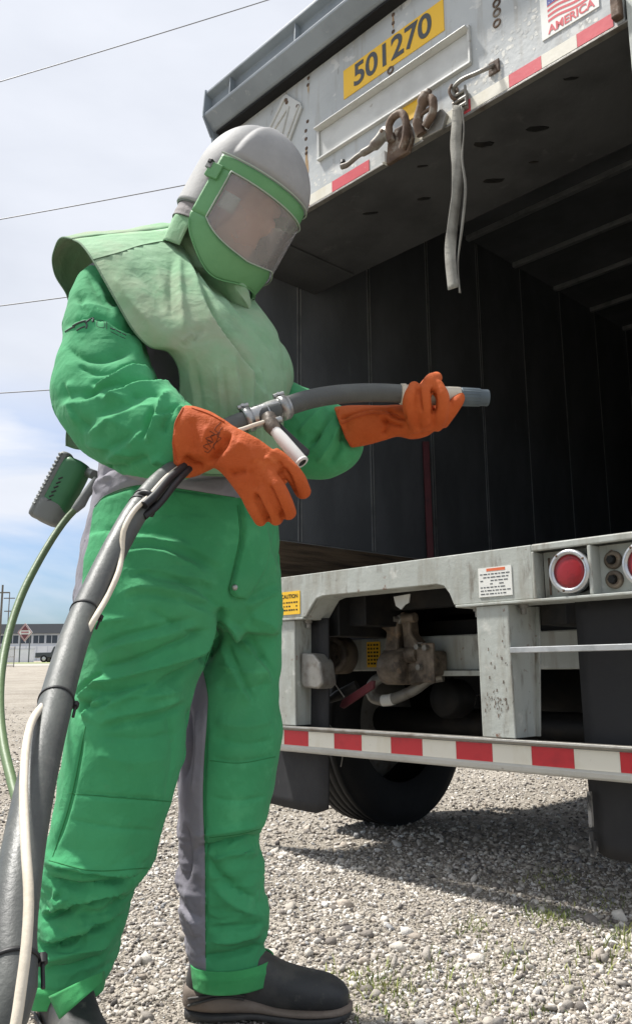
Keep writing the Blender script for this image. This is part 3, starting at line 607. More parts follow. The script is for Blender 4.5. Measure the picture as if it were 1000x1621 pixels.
# ------------------------------------------------------------------ strap
def strap():
    root = thing('hanging_strap', 'grey webbing strap dangling from the buckle under the fleet number', 'strap', T_ORG, math.radians(-46.3))
    def ribbon(name, pts, wd, tw):
        P = spline(pts, 40); V = []
        for i, p in enumerate(P):
            a = tw(i/39.0); d = np.array([math.cos(a), math.sin(a), 0])*wd/2
            V += [p - d, p + d]
        F = [(2*i, 2*i+1, 2*i+3, 2*i+2) for i in range(39)]
        o = mesh(name, V, F, Mt['strap'], root, True); s_ = o.modifiers.new('thick', 'SOLIDIFY'); s_.thickness = .0025; return o
    ribbon('webbing', [(1.417, -.032, 2.70), (1.405, -.032, 2.63), (1.395, -.030, 2.56), (1.398, -.03, 2.47), (1.39, -.03, 2.38), (1.365, -.028, 2.26), (1.352, -.03, 2.16), (1.358, -.03, 2.02)], .040, lambda t: float(np.interp(t, [0, .10, .28, .5, .68, .8, 1], [.9, .2, .45, 1.35, 1.15, .3, .15])))
    ribbon('webbing', [(1.425, -.026, 2.70), (1.428, -.024, 2.60), (1.414, -.022, 2.50), (1.420, -.02, 2.38), (1.400, -.02, 2.25), (1.375, -.02, 2.12), (1.378, -.022, 2.0)], .010, lambda t: 1.35 + .5*math.sin(t*9))
strap()

# ------------------------------------------------------------------ background
def background():
    G = float(gz(110.0)); Yb = 110.0
    s = Yb/70.0
    wallm = mat('pale_wall', srgb(196, 200, 206), .7, 0, [(srgb(176, 182, 190), .5, .45, .6, .6)]); fas = mat('dark_fascia', srgb(92, 96, 102), .6)
    win = mat('dark_window', srgb(62, 70, 80), .25); wht = mat('white_wall', srgb(226, 228, 230), .7, 0, [(srgb(208, 210, 214), .6, .45, .6, .6)])
    b = thing('building', 'long low pale grey workshop with dark flat roof band', 'building', (-36, Yb, G))
    x0, x1 = -14.0, 14.0
    zt = float(at(60, 988, Yb)[2]) - G; zf = float(at(60, 1003, Yb)[2]) - G
    MB().box((x0, 0, 0), (x1, 14, zf)).build('wall', wallm, b)
    MB().box((x0 - .3, -.5, zf + .01), (x1 + .3, 14.3, zt)).build('roof_band', fas, b)
    for xr, wr_, hr in ((7.5, 1.6, .7), (9.8, .8, .5), (11.4, 1.1, .9), (4.2, 1.3, .6)): MB().box((xr, 3, zt + .001), (xr + wr_, 5, zt + hr)).build('roof_unit', wallm, b)
    MB().box((x0 + 7.2, -.1, 0), (x0 + 8.6, -.004, 2.1)).build('door', fas, b)
    for k in range(16):
        xa = x0 + 1 + k*1.7; w_ = MB().box((xa, -.06, zf - 1.25), (xa + 1.4, -.005, zf - .25)).build('window', win, b)
        MB().box((xa + .66, -.09, zf - 1.25), (xa + .74, -.061, zf - .25)).build('window_bar', wallm, w_)
    MB().box((x0 + 9, -.12, 0), (x1 - .5, -.004, zf - 1.6)).build('white_panel', wht, b)
    for k in range(10): MB().box((x0 + 9.2 + k*1.4, -.16, .1), (x0 + 9.28 + k*1.4, -.121, zf - 1.65)).build('panel_rib', wallm, b)
    lw = thing('low_wall', 'white low boundary wall in front of the workshop', 'wall', (*at(40, 1045, 95)[:2], float(gz(95.))))
    MB().box((-3.2, 0, 0), (.9, .3, 1.45)).build('wall', wht, lw); MB().box((-3.3, -.05, 1.452), (1.0, .35, 1.52)).build('coping', wallm, lw)
    # diamond sign
    p = at(40, 1001, 90); sg = thing('diamond_sign', 'white diamond sign with red emblem on a post', 'sign', (p[0], 90, float(gz(90.))))
    h = p[2] - float(gz(90.)); r = .80; t_ = .66
    MB().box((-.55, .12, 0), (-.45, .22, h)).build('post', fas, sg); MB().box((.45, .12, 0), (.55, .22, h)).build('post', fas, sg)
    MB().prism([(0, h - r*1.25), (r, h), (0, h + r*1.25), (-r, h)], 'y', 0, .1).build('sign_board', wht, sg)
    pink = mat('dull_sign_red', srgb(172, 120, 128), .6); maroon = mat('sign_maroon', srgb(112, 62, 72), .6)
    for sgn in (1, -1):
        MB().prism([(-.42, h + sgn*.22), (.42, h + sgn*.22), (0, h + sgn*.78)], 'y', -.03, -.005).build('emblem', maroon, sg)
    for sx, sz in ((1, 1), (-1, 1), (1, -1), (-1, -1)):
        MB().prism([(sx*.02, h + sz*(r*1.25 - .03)), (sx*(r - .03), h), (sx*(r - .13), h), (sx*.02, h + sz*(r*1.25 - .17))], 'y', -.02, -.004).build('border', pink, sg)
    MB().box((-.4, -.03, h - .09), (.4, -.005, h + .09)).build('emblem_bar', pink, sg)
    # pickup truck, seen from its side
    p = at(76, 1047, 92); tk = thing('pickup_truck', 'dark grey pickup truck parked beside the white wall', 'truck', (p[0] + 1.2, 92, float(gz(92.))))
    body = mat('truck_paint', srgb(70, 74, 80), .35)
    MB().prism([(-2.6, .55), (-2.62, 1.05), (-.9, 1.08), (-.62, 1.72), (.75, 1.74), (1.25, 1.15), (2.45, 1.05), (2.6, .8), (2.55, .5)], 'y', 0, 1.85).build('body', body, tk, .05)
    for xa, xb in ((-.5, .15), (.22, .95)): MB().prism([(xa, 1.18), (xb, 1.18), (xb - .12*(xa > 0), 1.62), (xa + .08, 1.62)], 'y', -.02, -.004).build('side_window', win, tk)
    for xw in (-1.65, 1.65):
        for yw in (-.02, 1.63):
            wh = MB().lathe([(.22, 0), (.36, 0), (.4, .05), (.4, .2), (.36, .24), (.22, .24)], (xw, yw, .4), (0, 1, 0), 24).build('wheel', Mt['rubber'], tk)
            MB().lathe([(.0001, -.01), (.15, .0), (.22, .02)], (xw, yw, .4), (0, 1, 0), 20).build('hubcap', Mt['alum'], wh)
    MB().box((-2.7, .1, .5), (-2.6, 1.75, .68)).build('bumper', Mt['alum'], tk)
    # chain-link gate
    p = at(13, 1058, 62); gt = thing('chain_link_gate', 'grey tubular chain-link gate panel by the yard entrance', 'gate', (p[0], 62, float(gz(62.))))
    for xx in (-.62, .42): MB().tube([(xx, 0, 0), (xx, 0, 1.5)], .035, 8).build('post', Mt['galv'], gt)
    for z in (.1, .75, 1.42): MB().tube([(-.62, 0, z), (.42, 0, z)], .022, 8).build('rail', Mt['galv'], gt)
    for k in range(16): MB().tube([(-.60 + .065*k, 0, .1), (-.60 + .065*k, 0, 1.42)], .006, 5).build('wire', Mt['galv'], gt)
    # concrete apron and grass verge
    conc = mat('concrete', srgb(160, 156, 146), .9, 0, [(srgb(170, 166, 158), .4, .45, .6, .7)])
    o = mesh('concrete_apron', [(-60, 66, gz(66.) + .02), (20, 66, gz(66.) + .02), (20, 80, gz(80.) + .02), (-60, 80, gz(80.) + .02)], [(0, 1, 2, 3)], conc); tag(o, 'pale concrete apron in front of the workshop', None, None, 'structure')
    o = mesh('grass_verge', [(-60, 80.2, gz(80.2) + .03), (20, 80.2, gz(80.2) + .03), (20, 91, gz(91.) + .03), (-60, 91, gz(91.) + .03)], [(0, 1, 2, 3)], mat('verge', srgb(128, 138, 92), .95, 0, [(srgb(160, 158, 120), .5, .45, .6, .7)])); tag(o, 'strip of dull green grass along the apron', None, None, 'structure')
    # utility poles
    pm = mat('pole_wood', srgb(110, 104, 98), .9)
    for (px, pt, Y, lab) in ((5, 926, 100, 'tall weathered utility pole with short crossarm'), (16, 938, 135, 'slim far utility pole with two crossarms')):
        tp = at(px, pt, Y); g0 = float(min(gz(Y), gz(110.0)))
        po = thing('utility_pole', lab, 'pole', (tp[0], Y, g0), 0, None); hh = tp[2] - g0
        r_ = .17 if Y < 110 else .11
        MB().tube([(0, 0, 0), (0, 0, hh)], [r_, r_*.7], 8).build('post', pm, po)
        MB().box((-.9, -.08, hh - 1.0), (.9, .08, hh - .85)).build('crossarm', pm, po)
        if Y > 110: MB().box((-.7, -.08, hh - 3.1), (.7, .08, hh - 2.95)).build('crossarm', pm, po)
    wm = mat('wire', srgb(120, 122, 126), .5)
    lines = [((0, 130), (400, 0), 'topmost thin overhead cable passing above the trailer eave'), ((0, 348), (290, 287), 'overhead cable passing behind the gauntlet wearer helmet'), ((0, 485), (105, 468), 'overhead cable passing behind the cape shoulder'), ((0, 623), (85, 615), 'lowest overhead cable passing behind the green sleeve')]
    for (a, b_, lab) in lines:
        A = at(*a, 25.0); B = at(*b_, 25.0); d = B - A; d /= d[0]
        P0 = A - d*6; P1 = A + d*32
        pts = [P0*(1 - t) + P1*t - np.array([0, 0, .5])*(4*t*(1 - t)) + np.array([0, 0, .28]) for t in np.linspace(0, 1, 25)]
        o = MB().tube(pts, .018, 6).build('power_line', wm); tag(o, lab, 'cable', None)
background()

# ------------------------------------------------------------------ person: sewing tools
def loft(st, n=40, m=None, sq=2.0):
    """st rows: (ax, ay, bx, by, Y, depth ratio [, dY]) two silhouette points of a cross-section; returns closed V, F"""
    C, U, K = [], [], []
    for s in st:
        dY = s[6] if len(s) > 6 else 0.0
        A = at(s[0], s[1], s[4] - dY); B = at(s[2], s[3], s[4] + dY)
        C.append((A + B)/2); U.append((B - A)/2); K.append([s[5]])
    m = m or 8*len(st)
    Q = spline(np.c_[C, U, K], m); C, U, K = Q[:, :3], Q[:, 3:6], Q[:, 6]
    T = np.gradient(C, axis=0); V = []
    for i in range(m):
        v = np.cross(T[i], U[i]); v /= np.linalg.norm(v); v *= np.linalg.norm(U[i])*K[i]
        for j in range(n):
            a = 2*math.pi*j/n; ca, sa = math.cos(a), math.sin(a)
            if sq != 2: ca, sa = math.copysign(abs(ca)**(2/sq), ca), math.copysign(abs(sa)**(2/sq), sa)
            V.append(C[i] + U[i]*ca + v*sa)
    F = [(i*n+j, i*n+(j+1) % n, (i+1)*n+(j+1) % n, (i+1)*n+j) for i in range(m-1) for j in range(n)]
    F += [tuple(range(n-1, -1, -1)), tuple(range((m-1)*n, m*n))]
    return V, F
def chain(pts, n=16, m=None, k=1.0):
    """finger: (px, py, Y, radius px)"""
    P = [np.r_[at(p[0], p[1], p[2]), p[3]*p[2]/FPX*1.03*k] for p in pts]
    m = m or 7*len(pts); Q = spline(P, m)
    # round tip
    d = Q[-1, :3] - Q[-2, :3]; d /= np.linalg.norm(d); r = Q[-1, 3]
    ext = [np.r_[Q[-1, :3] + d*r*math.sin(a), r*math.cos(a)] for a in (.35, .7, 1.0, 1.25, 1.45)]
    Q = np.vstack([Q, ext]); mb = MB().tube(Q[:, :3], Q[:, 3], n); return mb.V, mb.F
def fuse(parts, voxel, smooth=6):
    """join closed shapes into one continuous skin"""
    mb = MB()
    for V, F in parts: mb.add(V, F)
    o = mb.build('tmp')
    r = o.modifiers.new('r', 'REMESH'); r.mode = 'VOXEL'; r.voxel_size = voxel
    s = o.modifiers.new('s', 'SMOOTH'); s.factor = .5; s.iterations = smooth
    dg = bpy.context.evaluated_depsgraph_get(); dg.update(); me = bpy.data.meshes.new_from_object(o.evaluated_get(dg))
    bpy.data.objects.remove(o); return me
def arr(me):
    V = np.empty(len(me.vertices)*3, np.float32); me.vertices.foreach_get('co', V); V = V.reshape(-1, 3).astype(float)
    Nn = np.empty(len(me.vertices)*3, np.float32); me.vertices.foreach_get('normal', Nn); return V, Nn.reshape(-1, 3).astype(float)
def put(me, V): me.vertices.foreach_set('co', V.astype(np.float32).ravel()); me.update()
def seg_dist(P, L_):
    """distance, side and position along a polyline for 2-D points"""
    L_ = np.array(L_, float); best = np.full(len(P), 1e9); side = np.zeros(len(P)); tt = np.zeros(len(P))
    ln = np.r_[0, np.cumsum(np.linalg.norm(np.diff(L_, axis=0), axis=1))]
    for i in range(len(L_) - 1):
        a, b = L_[i], L_[i+1]; d = b - a; q = np.clip(((P - a) @ d)/(d @ d), 0, 1); c = a + q[:, None]*d
        v = P - c; D = np.hypot(v[:, 0], v[:, 1]); k = D < best
        best = np.where(k, D, best); side = np.where(k, np.sign(d[0]*v[:, 1] - d[1]*v[:, 0]), side); tt = np.where(k, (ln[i] + q*(ln[i+1] - ln[i]))/ln[-1], tt)
    return best, side, tt
def crease(V, Nn, strokes, back=False):
    """press folds into a cloth surface: (kind, points, width, depth mm); r ridge, v valley, s one-sided tuck"""
    P = pix(V); fac = np.einsum('ij,ij->i', Nn, CAMP - V); msk = fac > -.02
    D = np.zeros(len(V))
    for kind, pts, wd, dep in strokes:
        L_ = spline(np.c_[pts, np.zeros(len(pts))], max(8, 4*len(pts)))[:, :2]
        lo = L_.min(0) - 4*wd; hi = L_.max(0) + 4*wd
        idx = np.where(msk & (P[:, 0] > lo[0]) & (P[:, 0] < hi[0]) & (P[:, 1] > lo[1]) & (P[:, 1] < hi[1]))[0]
        if not len(idx): continue
        d, s, t = seg_dist(P[idx], L_); tp = np.clip(np.minimum(t, 1 - t)*5, 0, 1); tp = tp*tp*(3 - 2*tp)
        tp = np.where((t <= 0) | (t >= 1), 0, tp)
        x = d/wd
        if kind == 'r': f = np.exp(-1.3*x**1.2)
        elif kind == 'v': f = -np.exp(-1.3*x**1.2)
        elif kind == 's': f = np.where(s > 0, np.exp(-x/2.3), np.exp(-1.9*x)) - .6*np.where(s < 0, np.exp(-((x - 1.3)/.8)**2), 0)
        else: f = np.exp(-x*x) - .7*np.exp(-((x - 1.5)/.8)**2)
        D[idx] += dep*.001*f*tp
    return V + Nn*D[:, None]
def buckle(me, slack, hold, stiff, iters, seed=1, lim=.03, aniso=None, down=.0):
    """let a garment that is cut too long settle into folds: edges want to be longer than the body they lie on"""
    V, Nn = arr(me); n = len(V); E_ = np.empty(len(me.edges)*2, np.int32); me.edges.foreach_get('vertices', E_); E_ = E_.reshape(-1, 2)
    nl = len(me.loops); lv = np.empty(nl, np.int32); me.loops.foreach_get('vertex_index', lv)
    ls = np.empty(len(me.polygons), np.int32); me.polygons.foreach_get('loop_start', ls); lt = np.empty(len(me.polygons), np.int32); me.polygons.foreach_get('loop_total', lt)
    q = ls[lt == 4]; Dg = np.vstack([np.c_[lv[q], lv[q+2]], np.c_[lv[q+1], lv[q+3]]])
    i, j = np.vstack([E_, Dg]).T; wt_ = np.r_[np.ones(len(E_)), np.full(len(Dg), .6)]
    val = np.bincount(i, wt_, n) + np.bincount(j, wt_, n); iE, jE = E_.T; vE = np.bincount(iE, minlength=n) + np.bincount(jE, minlength=n)
    d0 = V[j] - V[i]; l0 = np.linalg.norm(d0, axis=1) + 1e-12; t_ = d0/l0[:, None]
    sl = (slack[i] + slack[j])/2
    if aniso is not None:
        ax = (aniso[i] + aniso[j]); ax /= np.linalg.norm(ax, axis=1)[:, None] + 1e-9; sl = sl*(.25 + .75*np.einsum('ij,ij->i', t_, ax)**2)
    rest = l0*(1 + sl)
    def lap(u): return np.stack([(np.bincount(iE, u[jE, k], n) + np.bincount(jE, u[iE, k], n)) for k in range(3)], -1)/vE[:, None] - u
    U = Nn*(.0025*vnoise(V*[1, 1, 1.8], 40, seed) + .001*vnoise(V, 90, seed + 1))[:, None]
    for it in range(iters):
        X = V + U; d = X[j] - X[i]; l = np.linalg.norm(d, axis=1) + 1e-12
        c = d*((l - rest)/l*.5*wt_)[:, None]
        C = np.stack([np.bincount(i, c[:, k], n) - np.bincount(j, c[:, k], n) for k in range(3)], -1)/val[:, None]
        U = U + 1.6*C; U[:, 2] -= down
        for _ in range(2): U = U - stiff*lap(lap(U))
        U = U*(1 - hold); m_ = np.linalg.norm(U, axis=1); U *= np.minimum(1, lim/(m_ + 1e-9))[:, None]
    put(me, V + U)
def subdiv(me, lv=1):
    o = bpy.data.objects.new('tmp', me); COL.objects.link(o); s = o.modifiers.new('s', 'SUBSURF'); s.levels = lv; s.render_levels = lv
    dg = bpy.context.evaluated_depsgraph_get(); dg.update(); m2 = bpy.data.meshes.new_from_object(o.evaluated_get(dg)); bpy.data.objects.remove(o); return m2
def vnoise(V, sc, seed):
    """smooth random field from a few sine waves"""
    r = np.random.default_rng(seed); out = np.zeros(len(V))
    for k in range(9):
        d = r.normal(size=3); d /= np.linalg.norm(d); out += np.sin(V @ d*sc*r.uniform(.6, 1.7) + r.uniform(0, 6.28))
    return out/4.5
def inpoly(P, poly):
    """signed distance in pixels, positive inside"""
    poly = np.array(poly, float); d, _, _ = seg_dist(P, np.vstack([poly, poly[:1]]))
    ins = np.zeros(len(P), bool); j = len(poly) - 1
    for i in range(len(poly)):
        c = ((poly[i, 1] > P[:, 1]) != (poly[j, 1] > P[:, 1])) & (P[:, 0] < (poly[j, 0] - poly[i, 0])*(P[:, 1] - poly[i, 1])/(poly[j, 1] - poly[i, 1] + 1e-9) + poly[i, 0])
        ins ^= c; j = i
    return np.where(ins, d, -d)
def attr(me, name, vals):
    a = me.attributes.new(name, 'FLOAT', 'POINT'); a.data.foreach_set('value', np.asarray(vals, np.float32))
def shade(me): me.polygons.foreach_set('use_smooth', [True]*len(me.polygons))

def cloth_mat(name, col, col2, dirt, attr_name=None, second=None, rough=.9, wr=.25, dirt_amt=.5, dirt_lo=.5, crumple=.22):
    mt = mat(name, col, rough, 0, [(col2, 6, .42, .62, .7), (dirt, 3.2, dirt_lo, dirt_lo + .22, dirt_amt), (dirt, 30, .62, .76, .35), (tuple(c*.55 for c in col), 5, .6, .74, .4), (tuple(min(1, c*1.35 + .03) for c in col), 11, .58, .72, .45)], [(9, wr*.6), (26, wr*.35, (1, 1, .6)), (420, .10)], spec=.25)
    b = mt.node_tree.nodes['Principled BSDF']; t = mt.node_tree; l = t.links
    prev = b.inputs['Normal'].links[0].from_socket; tx = t.nodes.new('ShaderNodeTexCoord')
    for sc, stg in ((13, crumple), (31, crumple*.6)):
        nw = t.nodes.new('ShaderNodeTexNoise'); nw.inputs['Scale'].default_value = sc*.5; l.new(tx.outputs['Object'], nw.inputs[0])
        mw = t.nodes.new('ShaderNodeMixRGB'); mw.blend_type = 'ADD'; mw.inputs[0].default_value = .14; l.new(tx.outputs['Object'], mw.inputs[1]); l.new(nw.outputs['Color'], mw.inputs[2])
        vo = t.nodes.new('ShaderNodeTexVoronoi'); vo.inputs['Scale'].default_value = sc; l.new(mw.outputs[0], vo.inputs[0])
        bn = t.nodes.new('ShaderNodeBump'); bn.inputs['Strength'].default_value = stg; bn.inputs['Distance'].default_value = .012; l.new(vo.outputs['Distance'], bn.inputs['Height']); l.new(prev, bn.inputs['Normal']); prev = bn.outputs[0]
    l.new(prev, b.inputs['Normal'])
    b.inputs['Sheen Weight'].default_value = .05; b.inputs['Sheen Roughness'].default_value = .5
    if attr_name:
        t = mt.node_tree; l = t.links; cur = b.inputs['Base Color'].links[0].from_socket
        a = t.nodes.new('ShaderNodeAttribute'); a.attribute_name = attr_name
        mr = t.nodes.new('ShaderNodeMapRange'); mr.inputs[1].default_value = -.6; mr.inputs[2].default_value = .6; l.new(a.outputs['Fac'], mr.inputs[0])
        tn = t.nodes.new('ShaderNodeTexCoord'); nz = t.nodes.new('ShaderNodeTexNoise'); nz.inputs['Scale'].default_value = 5; l.new(tn.outputs['Object'], nz.inputs[0])
        rr = t.nodes.new('ShaderNodeValToRGB'); rr.color_ramp.elements[0].color = (*second[0], 1); rr.color_ramp.elements[1].color = (*second[1], 1); rr.color_ramp.elements[0].position = .35; rr.color_ramp.elements[1].position = .65
        l.new(nz.outputs['Fac'], rr.inputs[0])
        mx_ = t.nodes.new('ShaderNodeMixRGB'); l.new(mr.outputs[0], mx_.inputs[0]); l.new(cur, mx_.inputs[1]); l.new(rr.outputs[0], mx_.inputs[2]); l.new(mx_.outputs[0], b.inputs['Base Color'])
    return mt

GREEN, GREEN2 = srgb(68, 153, 102), srgb(58, 139, 90)
Mt['suit'] = cloth_mat('green_cotton', GREEN, GREEN2, srgb(84, 140, 98), 'grey', (srgb(124, 122, 130), srgb(142, 140, 148)), dirt_amt=.35, wr=.6)
Mt['cuff'] = cloth_mat('green_cuff', srgb(68, 156, 94), srgb(58, 142, 82), srgb(84, 142, 94), dirt_amt=.3)
Mt['cape'] = cloth_mat('dusty_green_canvas', srgb(138, 172, 138), srgb(114, 158, 118), srgb(152, 150, 130), wr=.5, dirt_amt=.85, dirt_lo=.48, rough=.9)
Mt['trim'] = mat('cape_binding', srgb(96, 122, 96), .85, 0, [], [(200, .2)])
Mt['leather'] = mat('orange_leather', srgb(186, 90, 42), .75, 0, [(srgb(174, 76, 30), 7, .42, .62, .8), (srgb(124, 60, 30), 4, .56, .74, .6), (srgb(212, 120, 62), 14, .6, .74, .5)], [(22, .35), (70, .25), (300, .2)], spec=.25)
Mt['seam'] = mat('leather_welt', srgb(170, 74, 30), .8, 0, [], [(200, .2)])
Mt['shell'] = mat('grey_helmet_shell', srgb(142, 142, 141), .66, 0, [(srgb(162, 161, 159), 6, .45, .62, .7), (srgb(134, 133, 131), 4, .55, .72, .5), (srgb(140, 132, 124), 60, .68, .76, .5)], [(90, .06)], rvar=.1)
Mt['frame'] = mat('green_helmet_frame', srgb(104, 156, 106), .5, 0, [(srgb(92, 144, 94), 6, .45, .62, .7), (srgb(120, 156, 112), 5, .56, .74, .5), (srgb(80, 96, 70), 46, .68, .75, .6)], [(90, .08)], rvar=.12)
Mt['skirt'] = mat('grey_neck_skirt', srgb(140, 134, 134), .8, 0, [(srgb(118, 112, 112), 12, .45, .65, .7)], [(80, .2)])
Mt['gasket'] = mat('pale_gasket', srgb(160, 170, 156), .6)
Mt['boot'] = mat('black_rubber_boot', srgb(50, 51, 52), .6, 0, [(srgb(82, 79, 74), 9, .48, .68, .7), (srgb(130, 125, 116), 26, .60, .74, .5), (srgb(96, 92, 86), 5, .55, .7, .5)], [(60, .12)], rvar=.15)
Mt['sole'] = mat('tan_sole', srgb(120, 109, 99), .8, 0, [(srgb(100, 88, 78), 12, .45, .65, .7)], [(50, .25)])
Mt['hose'] = mat('hose_rubber', srgb(78, 80, 78), .5, 0, [(srgb(104, 108, 102), 5, .45, .65, .7), (srgb(136, 134, 126), 16, .6, .72, .5), (srgb(56, 57, 57), 3, .5, .7, .6)], [(50, .12), (300, .08)], rvar=.15)
Mt['cream'] = mat('cream_hose', srgb(206, 196, 178), .6, 0, [(srgb(170, 156, 134), 12, .5, .7, .7)], [(80, .1)])
Mt['airhose'] = mat('green_air_hose', srgb(94, 114, 78), .5, 0, [(srgb(92, 108, 80), 6, .45, .65, .7)], [(80, .1)])
Mt['steel'] = mat('galvanised_steel', srgb(168, 168, 166), .38, .85, [(srgb(120, 118, 114), 16, .5, .68, .7)], [(60, .15)], rvar=.12)
Mt['white_pl'] = mat('white_plastic', srgb(216, 214, 208), .45, 0, [(srgb(180, 174, 164), 16, .55, .7, .6)])
Mt['blackpl'] = mat('black_plastic', srgb(34, 34, 35), .5, 0, [(srgb(60, 58, 56), 20, .55, .7, .6)])
Mt['nozzle'] = mat('blue_grey_nozzle', srgb(88, 100, 106), .55, 0, [(srgb(70, 80, 86), 12, .45, .65, .7)], [(60, .1)])
Mt['greypl'] = mat('grey_plastic', srgb(112, 115, 113), .6, 0, [(srgb(92, 96, 94), 14, .45, .65, .6)])
Mt['greenpl'] = mat('green_plastic', srgb(56, 112, 72), .45, 0, [(srgb(44, 92, 60), 10, .45, .65, .6)])
Mt['skin'] = mat('skin', srgb(206, 160, 136), .55, 0, [(srgb(190, 132, 110), 20, .45, .65, .5)])
Mt['thread'] = mat('brown_thread', srgb(96, 52, 34), .8)
Mt['inkgrey'] = mat('grey_print', srgb(58, 70, 66), .8)

pc = at(300, 1600, 1.86)
person = thing('person', 'person in green blasting suit, dusty cape, grey helmet and orange gauntlets aiming a nozzle', 'person', (float(pc[0]), 1.86, 0.0))
PO = np.array([float(pc[0]), 1.86, 0.0])
def own(o, root=None, org=None):
    """hang a mesh that was laid out in the yard's coordinates under its thing"""
    org = PO if org is None else org
    me = o.data; V, _ = arr(me); put(me, V - org); o.parent = root or person; return o

SLK, HOLD, STIFF, ITER = 1.0, .003, .012, 190
